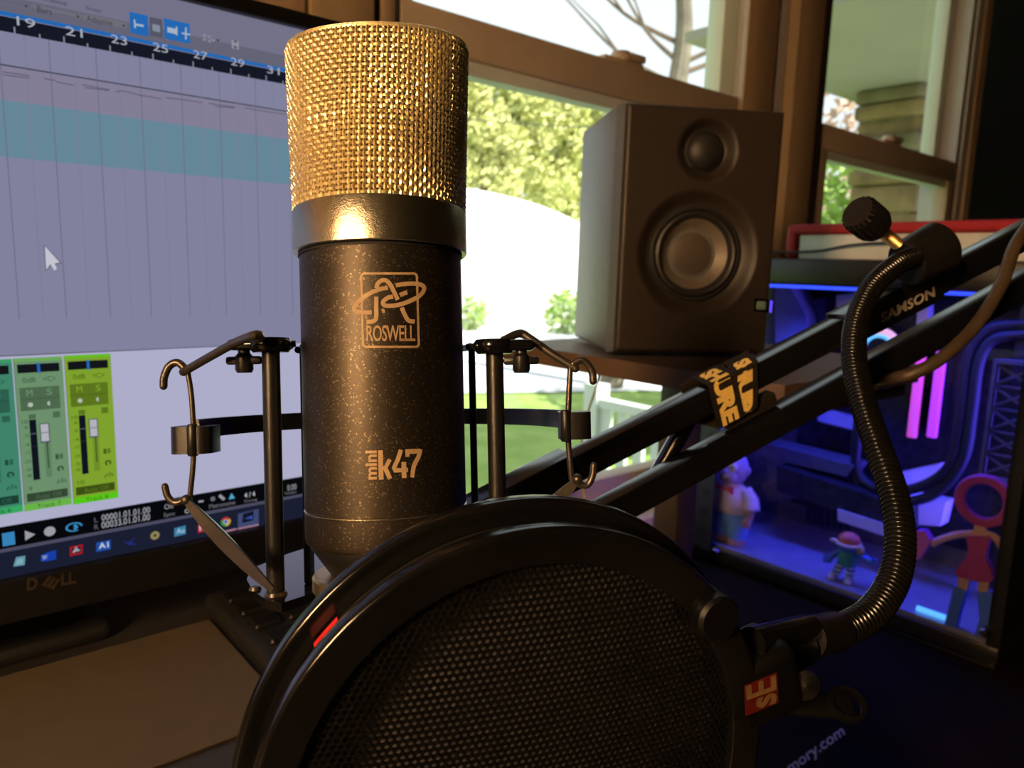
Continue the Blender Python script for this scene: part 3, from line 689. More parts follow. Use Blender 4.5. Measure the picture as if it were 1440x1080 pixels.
yaw = 0.1327; SPW, SPD, SPH = .143, .152, .213
so_ = V((.0838, .6291, .9250))
SM = Matrix.Translation(so_) @ Matrix.Rotation(yaw, 4, 'Z')      # x right, y back, z up; front at y = 0
spk = thing('studio_monitor', so_, 'black two-way studio monitor speaker standing on the brown shelf', 'speaker')
b = MB(); b.rbox((0, .016, .004), (SPW, SPD, SPH), .004, 3, SM); b.build('cabinet', 'speaker_side', spk)
def front_panel():
    """front baffle with two shaped wells"""
    bm = bmesh.new(); nx, nz = 96, 144
    wells = ((SPW * .520, SPH * .825, .0165, .027), (SPW * .500, SPH * .425, .0405, .0545))
    g = []
    for j in range(nz + 1):
        row = []
        for i in range(nx + 1):
            x = .003 + (SPW - .006) * i / nx; z = .006 + (SPH - .009) * j / nz; y = 0
            for cx, cz, r1, r2 in wells:
                d_ = math.hypot(x - cx, z - cz)
                if d_ < r2:
                    t = min(1, (r2 - d_) / (r2 - r1)); y = max(y, (.009 if r1 < .02 else .0085) * t * t * (3 - 2 * t))
                if r1 > .02 and d_ < .0375: y = .0085 + .015 * min(1, (.0375 - d_) / .001)
            e = min(x - .003, SPW - .003 - x, z - .006, SPH - .003 - z)
            if e < .004: y += .004 * (1 - math.sqrt(max(0, 1 - (1 - e / .004) ** 2)))
            row.append(bm.verts.new(SM @ V((x, y, z))))
        g.append(row)
    for j in range(nz):
        for i in range(nx): bm.faces.new((g[j][i], g[j][i+1], g[j+1][i+1], g[j+1][i]))
    mb = MB(); bm.verts.index_update(); mb.add([q.co.copy() for q in bm.verts], [tuple(q.index for q in f.verts) for f in bm.faces]); bm.free()
    mb.rbox((.001, .004, .003), (SPW - .001, .018, SPH - .001), .005, 3, SM) if False else None
    return mb, wells
fp, wells = front_panel()
# skirt joining baffle to cabinet
n = 4
fp.build('baffle', 'speaker_black', spk, 40)
b = MB(); x0, x1, z0, z1 = .003, SPW - .003, .006, SPH - .003
b.add([(x0,.004,z0),(x1,.004,z0),(x1,.004,z1),(x0,.004,z1),(0,.02,.003),(SPW,.02,.003),(SPW,.02,SPH-.001),(0,.02,SPH-.001)], [(0,4,5,1),(1,5,6,2),(2,6,7,3),(3,7,4,0)], SM); b.build('baffle_edge', 'speaker_side', spk, 0)
FMs = SM @ Matrix.Rotation(R_(90), 4, 'X')                        # local z now points out of the front (-y)
def on_front(x, z, y): return SM @ Matrix.Translation((x, y, z)) @ Matrix.Rotation(R_(90), 4, 'X')
cx, cz = wells[0][:2]
b = MB(); b.lathe([(.0178, -.001), (.0175, .0015), (.0162, .0018), (.0158, .0006)], 40, on_front(cx, cz, .0092), close=False); tw = b.build('tweeter_ring', 'rubber', spk)
b = MB(); b.lathe([(.0158, .0006)] + [(.0158 * math.cos(t), .0006 + .0085 * math.sin(t)) for t in [i * math.pi / 16 for i in range(1, 8)]] + [(0.0001, .0091)], 40, on_front(cx, cz, .0092)); b.build('tweeter_dome', 'cone_dark', spk)
cx, cz = wells[1][:2]; WF = on_front(cx, cz, .0088)
b = MB(); b.lathe([(.0402, -.002), (.0402, .003), (.0390, .0042), (.0375, .0042), (.0368, .003), (.0366, -.004)], 64, WF, close=False); wf = b.build('woofer_ring', 'rubber', spk)
b = MB(); b.lathe([(.0370, .0015), (.0358, .0046), (.0340, .0056), (.0322, .0046), (.0308, .0010), (.0300, -.0005)], 64, WF, close=False); b.build('surround', 'rubber', spk)
b = MB(); b.lathe([(.0304, -.0004), (.0250, -.0048), (.0190, -.0092)], 64, WF, close=False); b.build('woofer_cone', 'kevlar', spk)
b = MB(); b.lathe([(.0198, -.0086)] + [(.0198 * math.cos(t), -.0086 + .0040 * math.sin(t)) for t in [i * math.pi / 14 for i in range(1, 7)]] + [(.0001, -.0046)], 48, WF); b.build('dust_cap', 'dust_cap', spk)
def sp_map(x, y): return at_plane(x, y, SM @ V((0, -.0006, 0)), (SM.to_3x3() @ V((0, 1, 0))))
b = MB(); q = [sp_map(*p) for p in ((1061, 419), (1082, 421), (1081, 440), (1060, 438))]; b.add(q, [(0, 3, 2, 1)]); b.build('badge', 'black_gloss', spk, 0)
b = MB(); c0 = sp_map(1070, 429.5); Mb = frame(c0, SM.to_3x3() @ V((1, 0, 0)), SM.to_3x3() @ V((0, -1, 0)) * -1, V((0, 0, 1)))
b.rbox((-.0042, -.0014, -.0036), (.0042, .0002, .0036), .0012, 2, Mb); 
MT['badge_teal'] = mat('badge_teal', (0.16, 0.24, 0.20), 0.5, 0, 0.1, 300); b.build('badge_mark', 'badge_teal', spk)
b = MB(); c0 = sp_map(1084, 431); b.box((-.0006, -.0012, -.005), (.0006, .0004, .005), Matrix.Translation(c0)); mat('led_violet', (.1, .1, 1), .4, emit=(.10, .05, 1), es=1.5); b.build('power_light', 'led_violet', spk)
# cable dropping from the shelf
b = MB(); b.tube(bez([cp(846, 512, .70), cp(838, 545, .70), cp(824, 590, .71), cp(818, 640, .72), cp(830, 760, .74), at_z(850, 830, .565)], 6), .0011, 7); mat('cable_green', (.30, .30, .06), .5); tag(b.build('speaker_cable', 'cable_green'), 'thin yellowish cable hanging down behind the shock mount hook', 'cable')

# ================================================================== MICROPHONE
MK = .232 / FPX
MZ = (UP + RT * -.021).normalized(); MYv = FW.copy(); MX = MYv.cross(MZ).normalized(); MYv = MZ.cross(MX)
MO = cp(540, 530, .232); MM = frame(MO, MX, MYv, MZ); MI = MM.inverted()
def h(y): return (530 - y) * MK
mic = thing('microphone', MM @ V((0, 0, h(800))), 'large black condenser microphone with gold woven grille and satin collar', 'microphone')
def L(name, prof, m, parent=mic, n=72, close=True, smooth=35): 
    b = MB(); b.lathe([(r * MK, h(y)) for r, y in prof], n, MM, close=close); return b.build(name, m, parent, smooth)
L('body', [(0, 757), (106, 757), (110.5, 753), (111.5, 748), (111.5, 714), (110.2, 712.5), (110.2, 709.5), (111.5, 708), (111.5, 360), (110, 352), (0, 352)], 'mic_body')
L('tail', [(0, 800), (76, 800), (80, 797), (105, 760), (105, 756), (0, 756)], 'black_metal')
L('groove_ring', [(110, 713), (112.2, 711.6), (112.2, 710.4), (110, 709)], 'ring_satin', close=False)
L('collar', [(112, 360), (118.5, 360), (120, 358.5), (120, 304), (118.8, 302), (112, 302)], 'ring_satin')
L('shadow_gap', [(113, 364), (113, 358)], 'black_matte', close=False)
L('thread_ring', [(60, 824), (100, 824), (103, 821), (103, 804), (100, 801), (60, 801)], 'base_gold')
# woven grille: round at the collar, a flattened oval at the top
GB, GT = 303.0, 64.0
def gsurf(u, v, off=0.0):
    """v from 0 at the collar to 1 at the crown edge, above 1 curls over the top"""
    if v <= 1:
        a = 116.0 + 9.0 * v; bb = 116.0 - 44.0 * v ** 1.3; z = GB + (GT + 9 - GB) * v
        nz = 0.0
    else:
        t = min(1.0, v - 1) * math.pi / 2; a = 125 - 9 * (1 - math.cos(t)); bb = 72 - 9 * (1 - math.cos(t)); z = GT + 9 - 9 * math.sin(t); nz = math.sin(t)
        if v > 2: q = min(1, v - 2); a *= 1 - .9 * q; bb *= 1 - .9 * q; z = GT - 3 * q
    nx, ny = math.cos(u) / max(a, 1), math.sin(u) / max(bb, 1); l = math.hypot(nx, ny) or 1
    ho = off * (1 - nz)
    return V(((a * math.cos(u) + nx / l * ho) * MK, (bb * math.sin(u) + ny / l * ho) * MK, h(z) + off * nz * MK))
NVW, NRW = 112, 32
gm = MB(); rowv = [(j + .5) / NRW for j in range(NRW)]; amp = 1.7
for i in range(NVW):
    u = 2 * math.pi * i / NVW; pts = []
    for j in range(NRW * 2 + 1):
        v = j / (2 * NRW); k = (j - 1) / 2
        sgn = math.sin(math.pi * (v * NRW)) if False else (math.cos(math.pi * (v * NRW - .5)) * (1 if i % 2 else -1))
        pts.append(gsurf(u, v, amp * sgn))
    for v in (1.35, 1.7, 2.0, 2.4, 2.8): pts.append(gsurf(u, v))
    gm.tube(pts, 2.35 * MK, 5, M=MM)
for j in range(NRW):
    v = rowv[j]; pts = []
    for i in range(NVW * 2):
        u = math.pi * i / NVW; sg = -math.cos(math.pi * (i / 2)) * (1 if j % 2 == 0 else -1) if i % 2 == 0 else 0
        pts.append(gsurf(u, v, amp * sg * -1))
    gm.tube(pts, 2.75 * MK, 5, closed=True, M=MM)
for v in (1.3, 1.65, 2.0, 2.2, 2.4, 2.6, 2.8): gm.tube([gsurf(math.pi * i / 56, v) for i in range(112)], 2.5 * MK, 5, closed=True, M=MM)
gm.build('grille_weave', 'grille_gold', mic, 60, kind='stuff')
b = MB(); n = 64; vv = [0, .25, .5, .75, 1, 1.5, 2, 2.5, 3]; vs = []; fs = []
for v in vv:
    for k in range(n):
        p = gsurf(2 * math.pi * k / n, v); vs.append((p.x * .955, p.y * .94, p.z - 1.5 * MK * (v > 1)))
for i in range(len(vv) - 1):
    for k in range(n): fs.append((i*n+k, i*n+(k+1) % n, (i+1)*n+(k+1) % n, (i+1)*n+k))
b.add(vs, fs, MM); b.build('inner_mesh', 'grille_inner', mic, 60)
# engraved lettering on the body
RB = 111.5 * MK
def on_body(x, y, eps=.00010):
    o = MI @ CAM; q = MI.to_3x3() @ ray(x, y); A = q.x**2 + q.y**2; B = 2 * (o.x*q.x + o.y*q.y); Cc = o.x**2 + o.y**2 - (RB + eps)**2
    t = (-B - math.sqrt(max(0, B*B - 4*A*Cc))) / (2*A); return MM @ (o + q * t)
dc = MB()
Q = lambda x, y: (480 + x * 140 / 1080, 360 + y * 140 / 1080)    # logo sketch units -> picture
def stroke(pp, wd, closed=False, smooth=6):
    pp = [V((*Q(*p), 0)) for p in pp]
    pts = bez(pp, smooth) if smooth else pp
    put_strip(dc, [p.xy for p in pts], wd * 140 / 1080, on_body, closed)
def rrect(x0, y0, x1, y1, r, skew):
    out = []
    for cx_, cy_, a0 in ((x1 - r, y0 + r, -90), (x1 - r, y1 - r, 0), (x0 + r, y1 - r, 90), (x0 + r, y0 + r, 180)):
        for k in range(5): a = R_(a0 + 22.5 * k); out.append((cx_ + r * math.cos(a), cy_ + r * math.sin(a)))
    return out
fr = [(x + (y - 580) * .028, y) for x, y in rrect(225, 190, 830, 985, 35, 0)]
def dense(pp, n=6):
    o = []
    for i in range(len(pp)):
        a, c = V(pp[i]), V(pp[(i + 1) % len(pp)])
        for k in range(n): o.append(tuple(a.lerp(c, k / n)))
    return o
segs = [p for p in dense(fr, 8)]
put_strip(dc, [V(Q(*p)) for p in segs], 24 * 140 / 1080, on_body, True)
stroke([(380, 350), (395, 300), (440, 265), (490, 268), (530, 310), (570, 385), (612, 475)], 46)     # A arch, right leg
stroke([(380, 440), (378, 560), (380, 640), (370, 690), (330, 712), (275, 714)], 46)               # A left leg
stroke([(655, 560), (690, 640), (730, 700), (795, 712)], 46)                                        # A right foot
stroke([(330, 612), (230, 612), (150, 595), (140, 555), (200, 480), (310, 405), (420, 360), (505, 345)], 46)   # orbit, left
stroke([(590, 318), (700, 302), (800, 300), (880, 320), (898, 365), (850, 430), (740, 490), (620, 530), (520, 540), (462, 530), (455, 495), (500, 455), (560, 440)], 46)
stroke([(635, 425), (680, 405), (715, 395)], 46); stroke([(440, 600), (470, 590)], 46)
put_text(dc, 'ROSWELL', tuple(Q(*p) for p in ((275, 925), (803, 925), (800, 750), (272, 750))), on_body, .012, .92)
dc.build('maker_emblem', 'decal_gold', mic, 0)
dc = MB(); T = lambda x, y: (490 + x * 130 / 1440, 610 + y * 90 / 997)
def st2(pp, wd, smooth=5):
    pp = [V((*T(*p), 0)) for p in pp]; pts = bez(pp, smooth) if smooth else pp
    put_strip(dc, [p.xy for p in pts], wd * 130 / 1440, on_body)
st2([(497, 258), (510, 715)], 74, 0); st2([(645, 400), (560, 560)], 62, 0); st2([(555, 500), (650, 702)], 70, 0)
st2([(818, 250), (770, 400), (705, 540), (715, 572), (930, 560)], 66, 0); st2([(862, 440), (868, 688)], 74, 0)
st2([(920, 358), (918, 285)], 64, 0); st2([(888, 280), (1120, 268)], 74, 0); st2([(1122, 240), (1090, 360), (1020, 500), (990, 680)], 66, 5)
put_text(dc, 'mini', tuple(T(*p) for p in ((442, 712), (440, 258), (262, 262), (266, 716))), on_body, .03)
dc.build('model_lettering', 'decal_gold', mic, 0)

# ================================================================== SHOCK MOUNT
PZ = h(826)                                      # top of the base plate
sm_ = thing('shock_mount', MM @ V((0, 0, PZ - .003)), 'black wire shock mount cradling the microphone', 'shock mount')
def on_pl(x, y, z):
    o = MI @ CAM; q = MI.to_3x3() @ ray(x, y); t = (z - o.z) / q.z; p = o + q * t; return (p.x, p.y)
pl_ = [on_pl(x, y, PZ) for x, y in ((352, 800), (347, 815), (356, 831), (376, 844), (396, 848), (455, 829), (560, 812), (690, 800), (706, 785), (690, 770), (560, 772), (432, 770), (404, 779))]
pl_.reverse()
b = MB(); b.prism(pl_, PZ - .0028, PZ, MM); b.build('base_plate', 'black_gloss', sm_)
lp = on_pl(388, 836, PZ); rp_ = on_pl(697, 790, PZ)
LPX, RPX = V((lp[0], lp[1], 0)), V((.0349, -.004, 0))
def post(P, ztop, r):
    b = MB(); b.tube([(P.x, P.y, PZ), (P.x, P.y, ztop)], r, 20, M=MM); b.build('post', 'black_metal', sm_)
    b = MB(); b.lathe([(0, -.003), (.0052, -.003), (.0062, -.0018), (.0064, 0), (.0058, .0014), (0, .0018)], 28, MM @ Matrix.Translation((P.x, P.y, ztop))); b.build('post_cap', 'black_gloss', sm_)
    b = MB(); b.lathe([(0, 0), (.0036, 0), (.0032, .0010), (0, .0012)], 16, MM @ Matrix.Translation((P.x, P.y, PZ))); b.build('foot_nut', 'gunmetal_rod', sm_)
def mpt(x, y, t): return MI @ cp(x, y, t)
tL = (MI @ cp(388, 480, .2)).z
# exact post tops found on the vertical line through each foot
def ztop(P, y):
    z = -.02
    for _ in range(30):
        q = MM @ V((P.x, P.y, z)) - CAM; yy = 540 - FPX * q.dot(UP) / q.dot(FW); z += (yy - y) * MK * .8
    return z
zl, zr = ztop(LPX, 482), ztop(RPX, 484)
post(LPX, zl, .0027); post(RPX, zr, .0027)
for P, z, sg in ((LPX, zl, -1), (RPX, zr, 1)):
    e = V((sg * .010, -.001, 0)); b = MB()
    b.rbox((-.0065, -.0042, -.0022), (.0125, .0042, .0012), .0016, 3, MM @ Matrix.Translation((P.x, P.y, z)) @ Matrix.Scale(sg, 4, V((1, 0, 0)))); b.build('top_lug', 'black_gloss', sm_)
    b = MB(); A = MM @ Matrix.Translation((P.x + sg * .0082, P.y, z - .002))
    b.lathe([(0, -.007), (.0022, -.007), (.0027, -.006), (.0027, -.002), (.0018, -.001), (.0018, .001), (0, .001)], 16, A)
    b.rbox((-.0055, -.0012, -.0045), (.0055, .0012, -.0020), .0008, 2, A); b.build('thumb_screw', 'black_metal', sm_)
    # inner cradle ring behind the body
    pts = []
    b = MB(); b.tube([(P.x, P.y, z - .0004), (sg * .0262, -.004 if sg < 0 else 0, z - .0004)], .0010, 8, M=MM); b.build('cradle_bar', 'black_metal', sm_)
    b = MB(); b.rbox((sg * .0272 - .0010, .006, PZ), (sg * .0272 + .0010, .012, z), .0004, 1, MM); b.build('cradle_strip', 'black_matte', sm_)
b = MB(); b.tube([(.0272 * math.cos(t), .0272 * math.sin(t) + .001, zl - .002) for t in [math.pi * i / 24 for i in range(25)]], .0011, 8, M=MM); b.build('cradle_ring', 'black_metal', sm_)
# half-ring yoke with an end block on each side
YR, YZ = 266 * MK, h(598)
b = MB(); n = 40; vs = []; hy, ty = .0030, .0014
for i in range(n + 1):
    t = math.pi * i / n
    for (r, z) in ((YR - ty, YZ - hy), (YR + ty, YZ - hy), (YR + ty, YZ + hy), (YR - ty, YZ + hy)): vs.append((r * math.cos(t), r * math.sin(t), z))
b.add(vs, [(i*4+k, i*4+(k+1) % 4, (i+1)*4+(k+1) % 4, (i+1)*4+k) for i in range(n) for k in range(4)] + [(3, 2, 1, 0), (n*4, n*4+1, n*4+2, n*4+3)], MM); b.build('yoke', 'black_metal', sm_)
RR = 6.0 * MK
for sg in (-1, 1):
    zb = h(612) if sg < 0 else h(603)
    wx = .0064 if sg < 0 else .0050
    pr_ = []
    for cx_, cy_, a0 in ((wx - .0035, -.0025, -90), (wx - .0035, .0025, 0), (-wx + .0035, .0025, 90), (-wx + .0035, -.0025, 180)):
        for k in range(6): a = R_(a0 + 18 * k); pr_.append((sg * YR + cx_ + .0035 * math.cos(a), cy_ + .0035 * math.sin(a)))
    b = MB(); b.prism(pr_, zb - .0042, zb + .0042, MM)
    cxb = sg * YR + (.0012 if sg < 0 else -.0030)
    b.lathe([(0, -.0048), (.0013, -.0048), (.0017, -.0042), (.0017, .0042), (.0013, .0050), (0, .0050)], 20, MM @ Matrix.Translation((cxb, -.0052, zb))); b.build('end_block', 'black_metal', sm_)
T0 = .229
def rod(name, pts, r, m='gunmetal_rod', nn=8):
    b = MB(); p = bez(pts, nn); rr = r if not isinstance(r, list) else [r[min(len(r) - 1, int(i * len(r) / len(p)))] for i in range(len(p))]
    b.tube(p, rr, 10); b.ball(pts[0], rr[0] if isinstance(rr, list) else rr, n=10, m=6); b.ball(pts[-1], rr[-1] if isinstance(rr, list) else rr, n=10, m=6); return b.build(name, m, sm_, 50)
lt_ = MM @ V((LPX.x - .003, LPX.y, zl + .0012)); rt_ = MM @ V((RPX.x + .003, RPX.y, zr + .0012))
rod('hook_arm', [lt_, cp(362, 471, .204), cp(335, 480, .212), cp(298, 500, .221), cp(258, 523, T0)], RR)
rod('hook', [cp(262, 520, T0), cp(250, 510, T0), cp(238, 515, T0), cp(231, 530, T0), cp(230, 543, T0)], RR * .9)
rod('upright', [cp(264, 522, T0), cp(269, 555, T0), cp(272, 598, T0)], RR * .62)
rod('upright', [cp(273, 628, T0), cp(271, 660, T0), cp(267, 700, T0)], RR * .62)
rod('hook', [cp(232, 684, T0), cp(236, 698, T0), cp(247, 707, T0), cp(262, 702, T0)], RR * .8)
b = MB(); b.ball(cp(262, 703, T0 - .001), RR * 1.25); b.build('hook_knob', 'gunmetal_rod', sm_)
def strap(pts, wd, m='elastic'):
    b = MB(); p = bez(pts, 8); n = len(p); vs = []
    for i, q in enumerate(p):
        t = (p[min(n-1, i+1)] - p[max(0, i-1)]).normalized(); s = t.cross(FW).normalized(); k = wd * (.45 + .55 * math.sin(math.pi * min(1, i / n * 1.1)))
        f = FW * .0006
        vs += [q + s * k - f, q - s * k - f, q - s * k + f, q + s * k + f]
    b.add(vs, [(i*4+k, i*4+(k+1) % 4, (i+1)*4+(k+1) % 4, (i+1)*4+k) for i in range(n-1) for k in range(4)]); return b.build('elastic_strap', m, sm_)
lf = MM @ V((LPX.x, LPX.y, PZ + .002))
strap([cp(262, 704, T0 - .001), cp(300, 747, .222), cp(345, 792, .21), cp(384, 830, .199)], .0021)
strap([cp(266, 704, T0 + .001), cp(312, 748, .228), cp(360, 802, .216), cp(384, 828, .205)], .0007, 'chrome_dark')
b = MB(); b.lathe([(0, 0), (.0020, 0), (.0016, .0010), (0, .0013)], 16, MM @ Matrix.Translation((*on_pl(359, 829, PZ), PZ))); b.build('foot_nut', 'gunmetal_rod', sm_)
# right side
rod('hook_arm', [rt_, cp(730, 469, .231), cp(745, 476, .231), cp(775, 497, .230), cp(809, 518, T0)], RR)
rod('hook', [cp(806, 512, T0), cp(817, 506, T0), cp(827, 513, T0), cp(833, 525, T0), cp(834, 536, T0)], RR * .9)
rod('upright', [cp(802, 517, T0), cp(800, 555, T0), cp(799, 592, T0)], RR * .68)
rod('upright', [cp(799, 618, T0), cp(801, 645, T0), cp(804, 674, T0)], RR * .68)
rod('hook', [cp(835, 655, T0), cp(833, 670, T0), cp(826, 682, T0), cp(814, 681, T0)], RR * .8)
b = MB(); b.ball(cp(812, 674, T0 - .001), RR * 1.25); b.build('hook_knob', 'gunmetal_rod', sm_)
strap([cp(811, 676, T0 - .001), cp(795, 692, T0), cp(770, 716, T0), cp(730, 760, .231), cp(706, 785, .231)], .0021)

# ================================================================== BOOM ARM
arm = thing('boom_arm', cp(760, 680, .35), 'black twin-bar microphone boom arm with a sleeve and joint', 'boom arm')
def bar(x0, y0, t0, x1, y1, t1, hh_, ww, name, m='arm_black', roll=0, grow=0.0, parent=arm):
    A, B = cp(x0, y0, t0), cp(x1, y1, t1); e = (B - A).normalized()
    tn = V((0, 0, 1)) - e * e.z; tn.normalize(); tn = Matrix.Rotation(R_(roll), 3, e) @ tn
    aw = tn.cross(e).normalized()
    if aw.dot(FW) < 0: aw = -aw
    F_ = frame(A, e, aw, tn); ln = (B - A).length
    b = MB(); b.rbox((0, -grow, -hh_ - grow), (ln, ww + grow, grow), .0007, 2, F_); o = b.build(name, m, parent); return o, F_, ln
b1 = (807, 643, .340, 1640, 218, .409); b2 = (760, 762, .338, 1650, 277, .409)
_, F1, L1 = bar(*b1, .0128, .0128, 'upper_bar'); _, F2, L2 = bar(*b2, .0128, .0128, 'lower_bar')
# choose the roll so that the top face shows (sign check)
def on_bar1(x, y): return at_plane(x, y, F1 @ V((0, -.0021, 0)), (F1.to_3x3() @ V((0, 1, 0))))
def along(F_, x, y):                             # position along a bar under a picture point
    p = at_plane(x, y, F_.translation, F_.to_3x3() @ V((0, 1, 0))); return (F_.inverted() @ p).x
def sleeve(F_, xa, xb, g, name, m='arm_black', hh_=.0128, parent=arm, bev=.001):
    b = MB(); b.rbox((xa, -g, -hh_ - g), (xb, hh_ + g, g), bev, 3, F_); return b.build(name, m, parent)
u0, u1 = along(F1, 1192, 460), along(F1, 1322, 400)
sleeve(F1, u0, u1, .0018, 'sleeve'); 
b = MB(); put_text(b, 'SAMSON', ((1240, 455), (1315, 416.5), (1314, 402), (1238.5, 440.5)), on_bar1, .035); b.build('maker_lettering', 'text_grey', arm, 0)
b = MB(); b.lathe([(0, 0), (.0055, 0), (.0058, .001), (.0058, .016), (.005, .018), (0, .018)], 24, F1 @ Matrix.Translation((u1, -.003, -.006)) @ Matrix.Rotation(R_(-90), 4, 'X')); b.build('sleeve_pivot', 'arm_black', arm)
# end joint by the microphone
e0 = along(F1, 800, 650)
sleeve(F1, e0 - .052, e0 + .002, .0022, 'end_sleeve'); 
b = MB(); b.rbox((e0 - .10, -.004, -.030), (e0 - .045, .020, -.004), .002, 2, F1); b.build('joint_block', 'arm_black', arm)
b = MB(); b.tube([F2 @ V((.02, .006, -.006)), F1 @ V((e0 - .075, .008, -.02))], .007, 14); b.build('joint_link', 'arm_black', arm)
b = MB(); b.tube([F1 @ V((e0 - .07, .008, -.02)), MM @ V((.004, .035, PZ - .012)), MM @ V((0, .004, PZ - .012))], .006, 14); b.build('mount_stem', 'arm_black', arm)
b = MB(); b.tube([MM @ V((0, 0, PZ - .02)), MM @ V((0, 0, PZ - .0030))], .010, 20); b.build('mount_collar', 'arm_black', arm)
b = MB(); a_, c_ = cp(985, 560, .368), cp(900, 712, .368); b.tube([a_, c_], .0045, 12); b.build('tension_link', 'arm_black', arm)
# elbow and lower arm standing on the side table
el = (F1 @ V((L1 - .008, .0064, -.006)) + F2 @ V((L2 - .008, .0064, -.006))) / 2
b = MB(); b.tube([F1 @ V((L1 - .006, .0064, .010)), el, F2 @ V((L2 - .006, .0064, -.022))], .0135, 20); b.build('elbow', 'arm_black', arm)
b = MB(); b.tube([el, V((el.x + .10, el.y - .02, .60))], .011, 16); b.build('lower_arm', 'arm_black', arm)
b = MB(); b.lathe([(0, 0), (.040, 0), (.040, .012), (.018, .020), (.016, .060), (0, .060)], 28, Matrix.Translation((el.x + .10, el.y - .02, .5601))); b.build('base_clamp', 'arm_black', arm)
# cable tie
ct = thing('cable_tie', cp(1030, 545, .353), 'black hook-and-loop cable tie with yellow lettering wrapped on the boom arm', 'cable tie')
TW = .0128
def tie_path(g, u):                              # closed path round the bar, u in metres from the top rear edge over the front
    per = [(TW + g, g), (-g, g), (-g, -TW - g - .004), (TW + g, -TW - g - .004)]
    pos = u; 
    for i in range(4):
        a, c = V(per[i]), V(per[(i + 1) % 4]); l = (c - a).length
        if pos <= l: return a + (c - a) * (pos / l)
        pos -= l
    return V(per[0])
def tie(xa, xb, g, skew, txt, su, name):
    b = MB(); n = 60; tot = 2 * (TW + 2 * g) + 2 * (TW + 2 * g + .004); vs = []
    for i in range(n):
        u = tot * i / n; p = tie_path(g, u); q = tie_path(g - .0011, min(u, tot * .999)); sk = skew * (u - TW)
        for (x, P) in ((xa + sk, p), (xb + sk, p), (xb + sk, q), (xa + sk, q)): vs.append((x, P.x, P.y))
    b.add(vs, [(i*4+k, i*4+(k+1) % 4, ((i+1) % n)*4+(k+1) % 4, ((i+1) % n)*4+k) for i in range(n) for k in range(4)], F1)
    band = b.build(name, 'strap_black', ct, 0)
    t = MB(); ws = .0190; x0, x1 = xa + (xb - xa) * .16, xb - (xb - xa) * .20
    def mp(x, y): p = tie_path(g + .00015, y); return F1 @ V((x + skew * (y - TW), p.x, p.y))
    vs_, fs_ = text_tris(txt, .06, .95); lo = min(v.x for v in vs_); hi = max(v.x for v in vs_); y0 = min(v.y for v in vs_); y1 = max(v.y for v in vs_)
    out = []
    for v in vs_:
        uu = su + (v.x - lo) / (hi - lo) * .0390; xx = x1 - (y1 - v.y) * 0 + 0; 
        xx = x0 + (v.y - y0) / (y1 - y0) * (x1 - x0); out.append(mp(xx, uu))
    t.add(out, fs_); t.build('yellow_lettering', 'strap_yellow', band, 0)
xa = along(F1, 1000, 560); xm = along(F1, 1040, 545); xb = along(F1, 1078, 525)
tie(xa, xm - .0006, .0030, -.10, 'SHURE', .0030, 'band'); tie(xm, xb - .002, .0026, -.35, 'SHURE', .0085, 'band')
b = MB(); b.rbox((xa + .004, .001, -TW - .0125), (xb + .002, .009, -TW - .0052), .001, 2, F1); b.build('band_tail', 'strap_black', ct)
# pop-filter clamp on the bar and its gooseneck
pop = None
# ================================================================== POP FILTER
PN = V((-.33756, .94126, -.00865)).normalized(); PC_ = cp(748.56, 1108.38, .17)
PU = (V((0, 0, 1)) - PN * PN.z).normalized(); PR = PN.cross(PU); PR = PR if PR.dot(RT) > 0 else -PR
PY = PU.cross(PR)                                # towards the mic if equal to PN
PM = frame(PC_, PR, PU, PR.cross(PU)); 
sgn = 1 if PR.cross(PU).dot(PN) > 0 else -1      # z of PM times sgn points to the microphone
pop = thing('pop_filter', PM @ V((0, -.066, 0)), 'black double-layer pop filter with perforated screen on a gooseneck', 'pop filter')
def prof_ring(r_in, r_out, z0, z1, bev):
    p = []
    for cxr, cz_, a0 in ((r_out - bev, z1 - bev, 90), (r_out - bev, z0 + bev, 0), (r_in + bev * .5, z0 + bev * .5, -90), (r_in + bev * .5, z1 - bev * .5, 180)):
        bb = bev if cxr > (r_in + r_out) / 2 else bev * .5
        for k in range(5): a = R_(a0 - 22.5 * k); p.append((cxr + bb * math.cos(a), cz_ + bb * math.sin(a)))
    p.append(p[0]); return p
def pz(z): return sgn * z
def ringobj(name, r_in, r_out, z0, z1, bev, m, parent=pop):
    a, c = sorted((pz(z0), pz(z1))); b = MB(); b.lathe(prof_ring(r_in, r_out, a, c, bev), 120, PM, close=False); return b.build(name, m, parent, 45)
ringobj('front_rim', .0540, .0626, -.0010, .0040, .0012, 'black_gloss'); ringobj('rear_rim', .0575, .0655, .0105, .0150, .0012, 'black_gloss')
ringobj('spacer', .0552, .0600, .0040, .0105, .0008, 'black_matte')
b = MB(); b.lathe([(.0001, pz(.012)), (.030, pz(.012)), (.058, pz(.012))], 64, PM, close=False); b.build('fabric_screen', 'fabric_mesh', pop)
pitch, RM = .00168, .0548; b = MB(); vs, fs = [], []
nr = int(RM / (pitch * .866)) + 1
